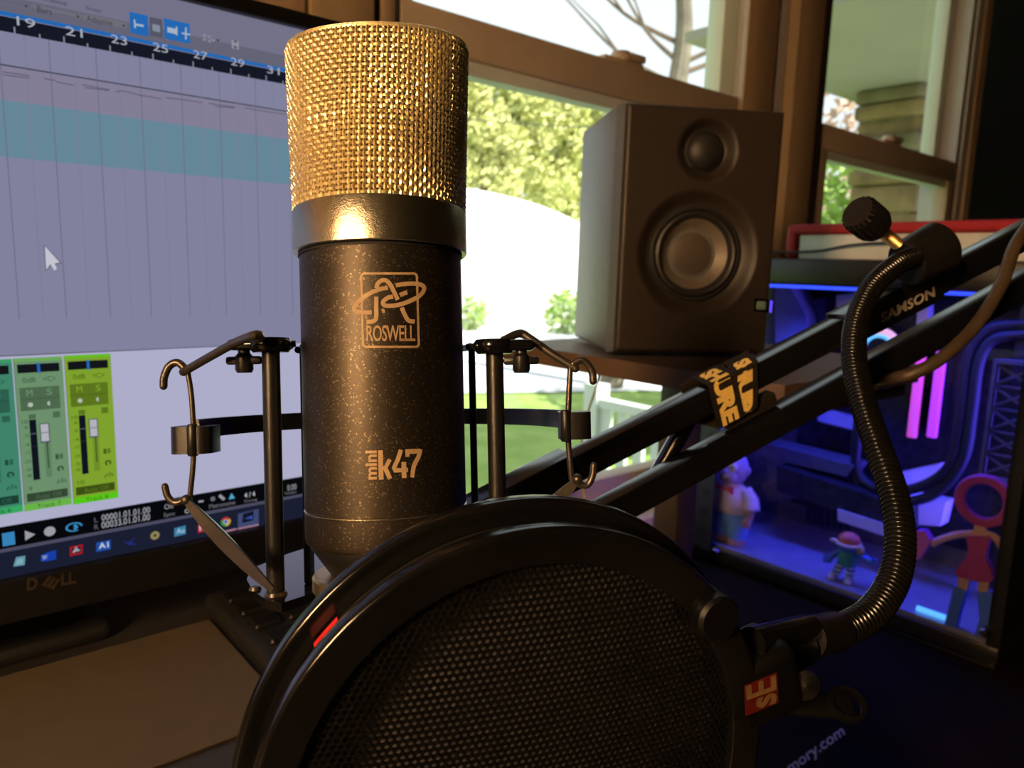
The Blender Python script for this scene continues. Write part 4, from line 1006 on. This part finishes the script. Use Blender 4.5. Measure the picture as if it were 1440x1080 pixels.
for j in range(-nr, nr + 1):
    for i in range(-40, 41):
        x = (i + (j % 2) * .5) * pitch; y = j * pitch * .866
        rr = math.hypot(x, y)
        if rr > RM: continue
        zc = -.0036 * (1 - (rr / RM) ** 2); k0 = len(vs)
        for ro, dz in ((pitch * .578, 0), (pitch * .36, .00010), (pitch * .33, .00055)):
            for k in range(6): 
                a = R_(60 * k + 30); X, Y = x + ro * math.cos(a), y + ro * math.sin(a)
                zz = -.0036 * (1 - min(1, (math.hypot(X, Y) / RM)) ** 2)
                vs.append((X, Y, pz(.0012 + zz + dz)))
        for q in (0, 6):
            for k in range(6): fs.append((k0+q+k, k0+q+(k+1) % 6, k0+q+6+(k+1) % 6, k0+q+6+k))
b.add(vs, fs, PM); b.build('perforated_screen', 'pop_screen', pop, 0, kind='stuff')
# red mark between the rims
b = MB(); a0 = math.atan2(*reversed((PM.inverted() @ at_plane(462, 893, PM @ V((0, 0, pz(.008))), PN)).xy))
vs = []
for k in range(7):
    a = a0 - .06 + .12 * k / 6; 
    for zz in (.0045, .0095): vs.append((.0607 * math.cos(a), .0607 * math.sin(a), pz(zz)))
b.add(vs, [(2*k, 2*k+1, 2*k+3, 2*k+2) for k in range(6)], PM); b.build('red_mark', 'red_plastic', pop, 0)
def pp(x, y, off=0.0): return PM.inverted() @ at_plane(x, y, PC_ + PN * off, PN)
# bracket on the rim
k = pp(1004, 866, -.001); b = MB(); b.lathe([(0, -.004), (.0050, -.004), (.0058, -.003), (.0058, .008), (0, .008)], 32, PM @ Matrix.Translation((k.x, k.y, 0)) @ Matrix.Scale(sgn, 4, V((0, 0, 1)))); b.build('rim_button', 'pop_plastic', pop)
q = pp(1070, 960, .0); B0 = PM @ Matrix.Translation((q.x, q.y, 0)) @ Matrix.Rotation(R_(18), 4, 'Z')
b = MB(); b.rbox((-.009, -.013, min(pz(-.001), pz(.016))), (.012, .006, max(pz(-.001), pz(.016))), .003, 3, B0); b.build('bracket', 'pop_plastic', pop)
ep = PC_ + PN * -.0014
def em(x, y): return at_plane(x, y, ep, PN)
b = MB(); E4 = [(1048, 965), (1093, 947), (1095, 988), (1050, 1007)]
b.add([em(*p) for p in E4] + [em(*p) + PN * .0012 for p in E4], [(0, 3, 2, 1), (4, 5, 6, 7), (0, 1, 5, 4), (1, 2, 6, 5), (2, 3, 7, 6), (3, 0, 4, 7)]); eb = b.build('emblem', 'se_red', pop, 0, label='small red emblem plate')
ep2 = PC_ + PN * -.0017
def em2(x, y): return at_plane(x, y, ep2, PN)
b = MB(); put_text(b, 'E', ((1048, 982), (1092, 967), (1092, 949), (1048, 965)) if False else ((1092, 970), (1091, 949), (1049, 965), (1050, 985)), em2, .02)
put_text(b, 's', ((1093, 988), (1092, 972), (1063, 982), (1064, 998)), em2, .03); b.build('emblem_lettering', 'emblem_gold', eb, 0)
b = MB(); t0, t1 = cp(1056, 905, .192), cp(1138, 884, .214); b.tube([t0, t1], .0042, 18); b.build('tube_socket', 'black_gloss', pop)
b = MB(); b.tube([cp(1052, 928, .192), cp(1128, 912, .212)], .0050, 16); b.build('hinge_barrel', 'pop_plastic', pop)
b = MB(); b.tube([cp(1134, 897, .214), cp(1176, 888, .226)], .0060, 20); b.build('gooseneck_ferrule', 'black_metal', pop)
b = MB(); b.lathe([(0, 0), (.0035, 0), (.004, .001), (.004, .003), (0, .004)], 16, frame(cp(1126, 958, .198), RT, UP, -FW)); b.build('hinge_screw', 'chrome_dark', pop)
q = cp(1150, 990, .215); BF = frame(q, (RT * .97 - UP * .2).normalized(), FW, UP)
b = MB(); X_ = (RT * .95 - UP * .12).normalized(); Z_ = (UP * .75 - FW * .65).normalized(); Y_ = Z_.cross(X_).normalized(); X_ = Y_.cross(Z_); BF = frame(q, X_, Y_, Z_)
b.rbox((-.018, -.004, -.0012), (.010, .004, .0012), .001, 2, BF); b.lathe([(.0040, -.0012), (.0052, -.0012), (.0052, .0012), (.0040, .0012), (.0040, -.0012)], 32, BF @ Matrix.Translation((.008, 0, .001)), close=False); b.build('eyelet_plate', 'pop_plastic', pop)
# gooseneck
G = [(1285, 362, .352), (1262, 372, .345), (1228, 402, .336), (1206, 448, .325), (1201, 500, .312), (1212, 560, .297), (1235, 630, .280), (1258, 700, .265), (1266, 760, .254), (1257, 815, .245), (1228, 860, .236), (1190, 884, .229), (1168, 890, .225)]
gp_ = bez([cp(*g) for g in G], 40)
ln = [0]
for i in range(1, len(gp_)): ln.append(ln[-1] + (gp_[i] - gp_[i-1]).length)
tot = ln[-1]; pitchg = .0019; cnt = int(tot / pitchg) * 4; pts, rad = [], []
j = 0
for i in range(cnt + 1):
    s = tot * i / cnt
    while j < len(ln) - 2 and ln[j + 1] < s: j += 1
    pts.append(gp_[j].lerp(gp_[j + 1], (s - ln[j]) / max(1e-9, ln[j + 1] - ln[j]))); rad.append((.00500, .00520, .00490, .00400)[i % 4])
b = MB(); b.tube(pts, rad, 18); b.build('gooseneck', 'neck_black', pop, 70)
# clamp with thumb screw
cu_ = along(F1, 1300, 395)
b = MB(); b.rbox((cu_ - .016, -.005, -.004), (cu_ + .014, .017, .0075), .003, 3, F1); b.build('clamp', 'black_metal', pop)
b = MB(); hc = cp(1300, 358, .362); ex = F1.to_3x3() @ V((1, 0, 0)); b.tube([hc - ex * .012, hc - ex * .011, hc + ex * .009, hc + ex * .010], [.0105, .0115, .0130, .0122], 32); b.build('clamp_hub', 'black_metal', pop)
s0_, s1_ = cp(1262, 343, .353), cp(1232, 319, .344); sv = (s1_ - s0_).normalized()
b = MB(); n = 44; b.tube([s0_.lerp(s1_, i / n) for i in range(n + 1)], [.0030 if i % 2 else .0025 for i in range(n + 1)], 14); b.build('screw_shaft', 'base_gold', pop, 30)
kz = sv; kx = kz.orthogonal().normalized(); KF = frame(s1_ - sv * .001, kx, kz.cross(kx), kz)
b = MB(); prof = [(.0045, 0), (.0072, .0006), (.0078, .002), (.0082, .004), (.0082, .0150), (.0072, .0166), (0, .0170)]; n = 80; vs = []; fs = []
for (r, z) in prof:
    for k in range(n):
        rr = r * (1.05 if (k % 4) in (0, 1) else .93) if .003 < z < .0155 else r
        a = 2 * math.pi * k / n; vs.append((rr * math.cos(a), rr * math.sin(a), z))
for i in range(len(prof) - 1):
    for k in range(n): fs.append((i*n+k, i*n+(k+1) % n, (i+1)*n+(k+1) % n, (i+1)*n+k))
fs.append(tuple(range(n - 1, -1, -1))); b.add(vs, fs, KF); b.build('thumb_knob', 'black_metal', pop, 30)
# microphone cable along the arm
b = MB(); b.tube(bez([cp(1600, 225, .392), cp(1500, 262, .378), cp(1434, 335, .368), cp(1408, 400, .362), cp(1372, 458, .357), cp(1325, 503, .354), cp(1285, 525, .356), cp(1262, 531, .362), cp(1240, 540, .378)], 8), .0031, 14)
tag(b.build('microphone_cable', 'cable_brown'), 'brown round microphone cable drooping across the boom arm', 'cable')

# ================================================================== COMPUTER CASE
PS0, PS1, PY0, PY1, PZ0, PZ1 = .937, 1.155, .232, .668, .56, 1.022
pc = thing('computer_case', wp((PS0 + PS1) / 2, (PY0 + PY1) / 2, PZ0), 'black glass-sided computer tower glowing blue inside', 'computer')
def pb(name, lo, hi, m, bev=0.0, parent=pc): return wbox(name, lo, hi, m, parent, bev)
pb('top_panel', (PS0, PY0, PZ1 - .034), (PS1, PY1, PZ1), 'pc_black', .003); pb('bottom_panel', (PS0, PY0, PZ0 + .006), (PS1, PY1, PZ0 + .026), 'pc_black', .003)
pb('front_panel', (PS0, PY0, PZ0 + .026), (PS1, PY0 + .014, PZ1 - .034), 'pc_black'); pb('rear_panel', (PS0 + .004, PY1 - .008, PZ0 + .026), (PS1, PY1, PZ1 - .034), 'pc_grey')
pb('far_side_panel', (PS1 - .004, PY0 + .014, PZ0 + .026), (PS1, PY1 - .008, PZ1 - .034), 'pc_black')
pb('shroud', (PS0 + .004, PY0 + .014, PZ0 + .026), (PS1 - .004, PY1 - .008, PZ0 + .032), 'pc_shroud')
pb('motherboard', (PS1 - .022, .30, .625), (PS1 - .016, .60, .975), 'pc_board')
pb('tray', (PS1 - .012, PY0 + .02, PZ0 + .03), (PS1 - .008, PY1 - .01, PZ1 - .036), 'pc_grey')
pb('side_window', (PS0 - .002, PY0 + .010, PZ0 + .022), (PS0 + .001, .618, PZ1 - .036), 'case_glass')
st = MB(); st.box((PS0 - .003, .618, PZ0 + .02), (PS0 + .003, PY1, PZ1 - .034), WM); st.build('rear_strip', 'pc_strip', pc)
for k in range(12):
    b = MB(); b.lathe([(0, 0), (.0042, 0), (.0042, .0008), (0, .0008)], 14, WM @ Matrix.Translation((PS0 - .0032, .632, .61 + k * .030)) @ Matrix.Rotation(R_(-90), 4, 'Y')); b.build('vent_hole', 'toy_black', pc)
pb('lower_trim', (PS0 - .004, PY0, PZ0 + .002), (PS0 - .001, .37, PZ0 + .006), 'chrome_dark')
for (y, z) in ((.605, .585), (.246, .605)):
    b = MB(); b.lathe([(0, 0), (.006, 0), (.0055, .008), (.004, .010), (0, .010)], 18, WM @ Matrix.Translation((PS0 - .002, y, z)) @ Matrix.Rotation(R_(-90), 4, 'Y')); b.build('thumb_screw', 'chrome_dark', pc)
for (s, y) in ((.96, .25), (.96, .64), (1.13, .25), (1.13, .64)): pb('foot', (s - .012, y - .012, PZ0), (s + .012, y + .012, PZ0 + .008), 'black_matte')
# inside
def cq(x, y, s):                                 # picture point on the plane s = const inside the case
    q = ray(x, y); P = CAM + q * (s / q.dot(WD)); return V((s, P.dot(WN), P.z))
def cpoly(name, pts, s, th, m):
    P = [cq(x, y, s) for x, y in pts]; n = len(P); b = MB()
    b.add(P + [p + V((th, 0, 0)) for p in P], [tuple(range(n)), tuple(range(2*n-1, n-1, -1))] + [(i, n + i, n + (i+1) % n, (i+1) % n) for i in range(n)], WM); return b.build(name, m, pc, 0)
for nm_, m_, x in (('memory_stick', 'led_pink', 1291), ('memory_stick', 'led_magenta', 1319)):
    a = cq(x - 8, 614, 1.085); 
    b = MB(); b.rbox((1.085, a.y - .004, a.z), (1.128, a.y + .004, a.z + .128), .0015, 2, WM); b.build(nm_, 'pc_black', pc)
    b = MB(); b.rbox((1.079, a.y - .0062, a.z - .001), (1.087, a.y + .0062, a.z + .118), .002, 2, WM); b.build('memory_light', m_, pc)
cpoly('graphics_card', [(1092, 655), (1270, 712), (1270, 752), (1092, 690)], 1.03, .09, 'pc_board')
cpoly('card_edge', [(1178, 716), (1268, 745), (1268, 762), (1178, 732)], 1.026, .003, 'pc_white')
cpoly('card_backplate', [(1070, 622), (1200, 655), (1190, 670), (1064, 640)], 1.05, .05, 'pc_grey')
cpoly('heat_spreader', [(1150, 575), (1222, 594), (1222, 610), (1150, 592)], 1.10, .02, 'pc_white')
cpoly('heat_spreader', [(1230, 672), (1322, 652), (1318, 676), (1262, 690)], 1.10, .02, 'pc_white')
cpoly('chipset_cover', [(1250, 690), (1330, 706), (1322, 740), (1250, 735)], 1.08, .03, 'pc_white')
cpoly('port_cover', [(1090, 405), (1108, 398), (1132, 440), (1140, 478), (1090, 482)], 1.06, .05, 'pc_white')
cpoly('heat_sink', [(1136, 425), (1160, 418), (1160, 470), (1140, 472)], 1.09, .03, 'pc_grey')
cpoly('heat_sink', [(1176, 415), (1206, 412), (1206, 440), (1190, 450), (1176, 440)], 1.08, .04, 'pc_white')
cpoly('socket_bracket', [(1290, 430), (1305, 428), (1304, 470), (1288, 476)], 1.10, .02, 'pc_white')
cpoly('lower_heat_sink', [(1070, 680), (1140, 668), (1130, 700), (1075, 706)], 1.10, .02, 'pc_grey')
for k in range(7):
    x = 1130 + k * 9; cpoly('power_lead', [(x, 690 + k), (x + 5, 692 + k), (x + 9, 735 + k * 2), (x + 4, 735 + k * 2)], 1.08, .004, 'pc_hose')
c = cq(1236, 492, 1.06); PMx = WM @ Matrix.Translation(c) @ Matrix.Rotation(R_(-90), 4, 'Y')
b = MB(); b.lathe([(0, -.05), (.034, -.05), (.034, -.001), (.031, .002), (0, .002)], 36, PMx); b.build('pump', 'pc_black', pc)
b = MB(); b.lathe([(.022, .002), (.028, .004), (.032, .002)], 40, PMx, close=False); b.build('pump_ring', 'led_warm', pc)
b = MB(); b.lathe([(.017, .002), (.020, .0045), (.022, .002)], 40, PMx, close=False); b.build('pump_ring', 'led_cyan', pc)
for off in (0, 1):
    o = off * 15
    hp = [cq(1445, 455 + o, 1.03), cq(1392 + o * .4, 462 + o, 1.03), cq(1362 + o, 500 + o * .6, 1.03), cq(1352 + o, 580, 1.03), cq(1338 + o, 650, 1.03), cq(1300 + o * .6, 682 + o, 1.04), cq(1245, 690 + o, 1.05), cq(1205, 660 + o, 1.06), cq(1210, 560 + o, 1.06)]
    b = MB(); b.tube(bez([WM @ p for p in hp], 8), .0068, 14); b.build('coolant_hose', 'pc_hose', pc)
# fan frame with lattice at the front
lf_ = thing
fr_ = MB(); a, c = cq(1398, 540, 1.0), cq(1440, 675, 1.0)
ya, yb_, za, zb_ = .2475, a.y + .004, c.z - .01, a.z + .03
for lo, hi in (((1.0, ya, za), (1.012, ya + .004, zb_)), ((1.0, yb_ - .004, za), (1.012, yb_, zb_)), ((1.0, ya, za), (1.012, yb_, za + .005)), ((1.0, ya, zb_ - .005), (1.012, yb_, zb_))): fr_.box(lo, hi, WM)
ffr = fr_.build('fan_frame', 'pc_grey', pc)
nc = 5; hz = (zb_ - za - .01) / nc
for k in range(nc):
    z0_ = za + .005 + hz * k
    for (p, q) in (((ya, z0_), (yb_, z0_ + hz)), ((yb_, z0_), (ya, z0_ + hz)), ((ya, z0_), (yb_, z0_))):
        b = MB(); b.tube([WM @ V((1.006, p[0], p[1])), WM @ V((1.006, q[0], q[1]))], .0016, 6); b.build('lattice_bar', 'pc_grey', ffr)
pb('radiator', (1.03, PY0 + .016, .62), (1.13, PY0 + .05, .97), 'pc_board')
# LED strips: geometry and the light they give
pb('light_strip', (.98, .27, PZ1 - .040), (.990, .60, PZ1 - .036), 'led_blue')
pb('light_strip', (PS0 + .030, PY0 + .018, .62), (PS0 + .036, PY0 + .021, .96), 'led_blue')
a = cq(1288, 878, .955); c = cq(1345, 900, .955)
b = MB(); b.tube([WM @ V((.952, a.y, PZ0 + .036)), WM @ V((.952, c.y, PZ0 + .036))], .0035, 10); b.build('glow_tube', 'led_cyan', pc)
def area(name, loc, rot, sx, sy, e, col):
    l = bpy.data.lights.new(name, 'AREA'); l.shape = 'RECTANGLE'; l.size = sx; l.size_y = sy; l.energy = e; l.color = col
    o = bpy.data.objects.new(name, l); COL.objects.link(o); o.location = loc; o.rotation_euler = rot; o.parent = None; return o
area('case_top_light', wp(.985, .43, PZ1 - .041), (0, 0, math.atan2(WN.y, WN.x)), .32, .05, 1.15, (.05, .065, 1)).data.spread = R_(110)
area('case_fan_light', wp(1.06, PY0 + .056, .80), (WN * 1.0).to_track_quat('-Z', 'Y').to_euler(), .10, .30, 0.75, (.10, .07, 1)).data.spread = R_(90)

# figures standing inside the case
FZ = PZ0 + .0322
def toy_frame(px, s, yawd):                      # local: x along -WN (towards the case front = right in view), z up, -y towards the glass
    p = cq(px, 800, s); return WM @ Matrix.Translation((s, p.y, FZ)) @ Matrix.Rotation(R_(-90 + yawd), 4, 'Z')
TF = toy_frame(1021, .968, 0); 
t1_ = thing('toy_figure', TF.translation, 'toy figure in cream shirt, blue shorts and red bow tie inside the case', 'figurine')
b = MB(); b.lathe([(0, 0), (.011, 0), (.0125, .003), (.012, .010), (.008, .013), (0, .013)], 18, TF @ Matrix.Translation((-.014, 0, 0)), b=1.3); b.build('shoe', 'toy_skin', t1_)
b = MB(); b.lathe([(0, 0), (.011, 0), (.0125, .003), (.012, .010), (.008, .013), (0, .013)], 18, TF @ Matrix.Translation((.014, 0, 0)), b=1.3); b.build('shoe', 'toy_skin', t1_)
b = MB()
for sx in (-.014, .014): b.lathe([(0, .010), (.0145, .010), (.0155, .016), (.0165, .030), (.016, .046), (0, .048)], 20, TF @ Matrix.Translation((sx, 0, 0)), b=1.05)
b.lathe([(0, .036), (.026, .038), (.030, .046), (.029, .054), (0, .056)], 24, TF, b=.68); b.build('shorts', 'toy_shorts', t1_)
b = MB(); b.lathe([(0, .050), (.029, .050), (.032, .056), (.031, .068), (.027, .082), (.018, .091), (.009, .094), (0, .094)], 28, TF, b=.72)
for sx in (-1, 1): b.tube([TF @ V((sx * .022, 0, .086)), TF @ V((sx * .034, -.002, .074)), TF @ V((sx * .038, -.005, .060))], [.010, .0115, .0125], 12)
b.build('shirt', 'toy_shirt', t1_)
for sx in (-1, 1):
    b = MB(); b.tube([TF @ V((sx * .038, -.005, .062)), TF @ V((sx * .037, -.007, .050)), TF @ V((sx * .035, -.008, .044))], [.006, .0055, .005], 10); b.ball(TF @ V((sx * .035, -.009, .042)), .0062)
    for k in range(4): b.tube([TF @ V((sx * .035 + (k - 1.5) * .0028, -.010, .040)), TF @ V((sx * .035 + (k - 1.5) * .003, -.011, .033))], [.0017, .0014], 6)
    b.tube([TF @ V((sx * .031, -.012, .042)), TF @ V((sx * .028, -.014, .038))], [.0017, .0015], 6); b.build('arm', 'toy_skin', t1_)
b = MB(); b.ball((0, 0, 0), (.0225, .020, .026), TF @ Matrix.Translation((0, 0, .116)), 20, 14); b.ball((0, -.015, -.010), (.016, .010, .012), TF @ Matrix.Translation((0, 0, .116)), 16, 10)
for sx in (-1, 1): b.ball((sx * .0225, .002, 0), (.004, .005, .007), TF @ Matrix.Translation((0, 0, .116)), 10, 8)
b.ball((0, -.022, -.001), (.004, .005, .004), TF @ Matrix.Translation((0, 0, .116)), 10, 8)
hd = b.build('head', 'toy_head', t1_, 60)
for sx in (-1, 1):
    b = MB(); b.ball((sx * .0095, -.0165, .006), (.0072, .004, .0072), TF @ Matrix.Translation((0, 0, .116)), 14, 8); b.build('eye', 'toy_white', hd, 60)
    b = MB(); b.ball((sx * .0095, -.0200, .006), (.0022, .0018, .0022), TF @ Matrix.Translation((0, 0, .116)), 10, 6); b.build('pupil', 'toy_black', hd, 60)
b = MB(); b.tube([TF @ V((-.008, -.0245, .104)), TF @ V((0, -.0258, .1025)), TF @ V((.008, -.0245, .104))], .0009, 6); b.build('mouth', 'toy_black', hd)
b = MB()
for sx in (-1, 1): b.add([TF @ V(p) for p in ((sx * .001, -.0235, .0885), (sx * .015, -.025, .0945), (sx * .015, -.025, .0820), (sx * .001, -.019, .0885), (sx * .015, -.020, .0945), (sx * .015, -.020, .0820))], [(0, 1, 2), (5, 4, 3), (0, 3, 4, 1), (1, 4, 5, 2), (2, 5, 3, 0)])
b.ball((0, -.024, .0885), (.0035, .003, .0035), TF, 10, 6); b.build('bow_tie', 'toy_red', t1_, 0)

TF = toy_frame(1190, .965, 8)
t2_ = thing('small_toy_figure', TF.translation, 'small toy figure with orange cap and striped legs, arms spread', 'figurine')
b = MB()
for sx, fx in ((-1, -.016), (1, .006)):
    b.ball((fx, -.004, .004), (.0055, .009, .004), TF, 12, 8)
b.build('shoes', 'toy_white', t2_, 60)
for k, (x0, x1) in enumerate(((-.005, -.015), (.005, .006))):
    b = MB(); b.tube([TF @ V((x0, 0, .028)), TF @ V(((x0 + x1) / 2, -.001, .016)), TF @ V((x1, -.002, .004))], [.0065, .0055, .0048], 12); lg = b.build('leg', 'toy_blue', t2_, 60)
    for q in (.25, .5, .75):
        c = V((x0, 0, .028)).lerp(V((x1, -.002, .004)), q); b = MB(); b.lathe([(.0058, -.0013), (.0068, 0), (.0058, .0013)], 14, TF @ Matrix.Translation(c), close=False); b.build('stripe', 'toy_white', lg, 60)
b = MB(); b.lathe([(0, .022), (.0105, .024), (.0125, .030), (.0110, .040), (.0060, .046), (0, .047)], 20, TF, b=.8); b.build('shirt', 'toy_green', t2_, 60)
for sx in (-1, 1):
    b = MB(); e = V((-.022, -.004, .026)) if sx < 0 else V((.030, -.004, .040)); m_ = V((-.018, -.002, .034)) if sx < 0 else V((.020, -.002, .042))
    b.tube([TF @ V((sx * .008, 0, .042)), TF @ m_, TF @ e], [.0042, .0040, .0034], 10); b.ball(TF @ e, .0042, n=10, m=6)
    for k in range(4): b.tube([TF @ (e + V((0, 0, (k - 1.5) * .0022))), TF @ (e + V((sx * .0075, -.001, (k - 1.5) * .003)))], [.0014, .0011], 6)
    b.tube([TF @ e, TF @ (e + V((sx * .002, -.002, .006)))], [.0014, .0011], 6); b.build('arm', 'toy_blue', t2_, 60)
b = MB(); b.ball((0, -.001, .0525), (.0125, .0115, .0100), TF, 16, 12); b.ball((0, -.013, .051), .0022, TF, 8, 6); b.build('head', 'toy_blue', t2_, 60)
for sx in (-1, 1):
    b = MB(); b.ball((sx * .0042, -.0112, .0535), (.0026, .0016, .0028), TF, 8, 6); b.build('eye', 'toy_white', t2_, 60)
b = MB(); b.ball((0, 0, .0595), (.0140, .0130, .0105), TF, 20, 12); cpp = b.build('cap', 'toy_orange', t2_, 60)
b = MB(); b.lathe([(.0125, .0565), (.0165, .0550), (.0165, .0535), (.0125, .0540)], 24, TF, close=False); b.ball((.016, -.002, .050), (.005, .004, .006), TF, 10, 8); b.ball((-.018, -.003, .0545), (.006, .004, .003), TF, 10, 8); b.build('cap_brim', 'toy_cream', cpp, 60)

# flat doll with ring head by the glass
dl_s = .946
def D(x, y): p = cq(x, y, dl_s); return V((p.y, p.z))
dn = D(1375, 885)
t3_ = thing('ring_head_doll', wp(dl_s, dn.x, FZ), 'flat pink doll with open ring head and blue boots by the case glass', 'doll')
def slab(name, pts, th, m, off=0.0, smooth=0, zmin=None):
    P = [D(*p) for p in pts]; n = len(P); b = MB()
    v0 = [(dl_s + off - th / 2, p.x, max(p.y, FZ)) for p in P]; v1 = [(dl_s + off + th / 2, p.x, max(p.y, FZ)) for p in P]
    b.add(v0 + v1, [tuple(range(n)), tuple(range(2*n-1, n-1, -1))] + [(i, n + i, n + (i+1) % n, (i+1) % n) for i in range(n)], WM); return b.build(name, m, t3_, smooth)
hc = D(1384, 704); ro, ri = (D(1344, 704) - hc).length * 1.02, (D(1357.5, 704) - hc).length
b = MB(); b.lathe([(ri, -.003), (ri + .002, -.005), (ro - .002, -.005), (ro, -.003), (ro, .003), (ro - .002, .005), (ri + .002, .005), (ri, .003), (ri, -.003)], 48, WM @ Matrix.Translation((dl_s, hc.x, hc.y)) @ Matrix.Rotation(R_(90), 4, 'Y'), close=False); b.build('ring_head', 'toy_pink', t3_)
slab('neck', [(1371, 738), (1386, 738), (1386, 752), (1371, 752)], .007, 'toy_skin')
slab('dress', [(1361, 752), (1396, 752), (1391, 770), (1388, 783), (1394, 796), (1399, 812), (1396, 817), (1378, 816), (1350, 809), (1345, 803), (1355, 790), (1363, 780), (1364, 768)], .011, 'toy_pink', -.001)
b = MB(); P = [(1370, 750), (1345, 752), (1322, 759), (1310, 765)]; b.tube(bez([wp(dl_s, D(*p).x, D(*p).y) for p in P], 5), .0042, 10); b.build('arm', 'toy_skin', t3_)
b = MB(); P = [(1386, 750), (1398, 755), (1407, 765), (1411, 779)]; b.tube(bez([wp(dl_s, D(*p).x, D(*p).y) for p in P], 5), .0042, 10); b.build('arm', 'toy_skin', t3_)
slab('handbag', [(1293, 744), (1304, 744), (1312, 757), (1308, 768), (1297, 784), (1291, 783)], .012, 'toy_purple', -.003)
for x in ((1349, 1365, 1354, 1336), (1378, 1394, 1390, 1378)):
    slab('leg', [(x[0], 806), (x[1], 810), (x[1] - 4, 832), (x[0] - 2, 830)], .008, 'toy_skin')
slab('boot', [(1344, 822), (1362, 830), (1352, 858), (1346, 884), (1330, 878), (1338, 848)], .012, 'toy_boot')
slab('boot', [(1376, 830), (1397, 832), (1396, 862), (1393, 890), (1380, 896), (1372, 896), (1380, 868)], .012, 'toy_boot')

# ================================================================== TOP OF THE CASE
rbx = thing('white_box', wp(1.05, .36, PZ1), 'white box with soft red top lying on the computer case', 'box')
b = MB(); b.rbox((.955, .236, PZ1), (1.15, .528, PZ1 + .032), .002, 2, WM); b.build('body', 'white_box', rbx)
b = MB(); b.rbox((.950, .233, PZ1 + .0325), (1.155, .545, PZ1 + .046), .005, 4, WM); b.rbox((.951, .529, PZ1 + .001), (1.153, .546, PZ1 + .040), .006, 4, WM); b.build('red_top', 'red_cloth', rbx)
b = MB(); b.tube(bez([WM @ V((.945, .56, PZ1 + .008)), WM @ V((.948, .50, PZ1 + .010)), WM @ V((.946, .45, PZ1 + .018)), WM @ V((.944, .40, PZ1 + .020)), WM @ V((.944, .37, PZ1 + .014)), WM @ V((.945, .345, PZ1 + .004))], 6), .0018, 8)
tag(b.build('usb_cable', 'cable_black'), 'thin black cable running in front of the white box', 'cable')
# dark mat with printed lettering on the side table
mt = thing('printed_mat', at_z(1150, 1075, .56), 'dark round mat with gold printed lettering on the side table', 'mat')
mc = at_z(1215, 1175, .561); b = MB(); b.lathe([(0, 0), (.120, 0), (.122, .001), (.120, .002), (0, .002)], 64, Matrix.Translation((mc.x, mc.y, .5602))); b.build('mat_disc', 'mat_rubber', mt)
def mm_(x, y): return at_z(x, y, .5624)
b = MB(); put_text(b, 'mory.com', ((1114, 1092), (1191, 1037), (1184, 1023), (1107, 1078)), mm_, .01)
c0 = mm_(1212, 1130)
for k in range(24):
    a = R_(40 + k * 5.2); p, q = c0 + V((math.cos(a), math.sin(a), 0)) * .037, c0 + V((math.cos(a), math.sin(a), 0)) * .041; w_ = V((-math.sin(a), math.cos(a), 0)) * .0006
    b.add([p - w_, p + w_, q + w_, q - w_], [(0, 1, 2, 3)])
b.build('printed_lettering', 'text_gold', mt, 0)
# dark shelving in the corner
bk = thing('shelving_unit', wp(2.08, .5, 0), 'tall dark shelving unit in the corner by the window', 'shelf')
for lo, hi, nm_ in (((1.88, .30, 0), (1.905, .64, 2.1), 'side'), ((2.28, .30, 0), (2.305, .64, 2.1), 'side'), ((1.905, .63, 0), (2.28, .64, 2.1), 'back')): wbox(nm_, lo, hi, 'mat_rubber', bk)
for k in range(6): wbox('shelf_board', (1.905, .31, .1 + k * .38), (2.28, .63, .12 + k * .38), 'black_matte', bk)

# ================================================================== LAMP (behind and left of the camera)
LP = V((-.54, -.66, 1.31))
lmp = thing('floor_lamp', V((LP.x, LP.y, 0)), 'floor lamp with a glowing cylindrical cloth shade', 'lamp')
b = MB(); b.lathe([(0, 0), (.12, 0), (.12, .012), (.02, .02), (0, .02)], 32, Matrix.Translation(lmp.location)); b.build('base', 'lamp_metal', lmp)
b = MB(); b.tube([lmp.location + V((0, 0, .015)), LP + V((0, 0, -.10))], .008, 10); b.build('pole', 'lamp_metal', lmp)
b = MB(); b.lathe([(.072, -.12), (.064, .12), (.062, .12), (.070, -.12), (.072, -.12)], 40, Matrix.Translation(LP), close=False); b.build('shade', 'lamp_shade', lmp)
b = MB(); b.ball(LP + V((0, 0, -.06)), .025); b.build('bulb', 'lamp_bulb', lmp)
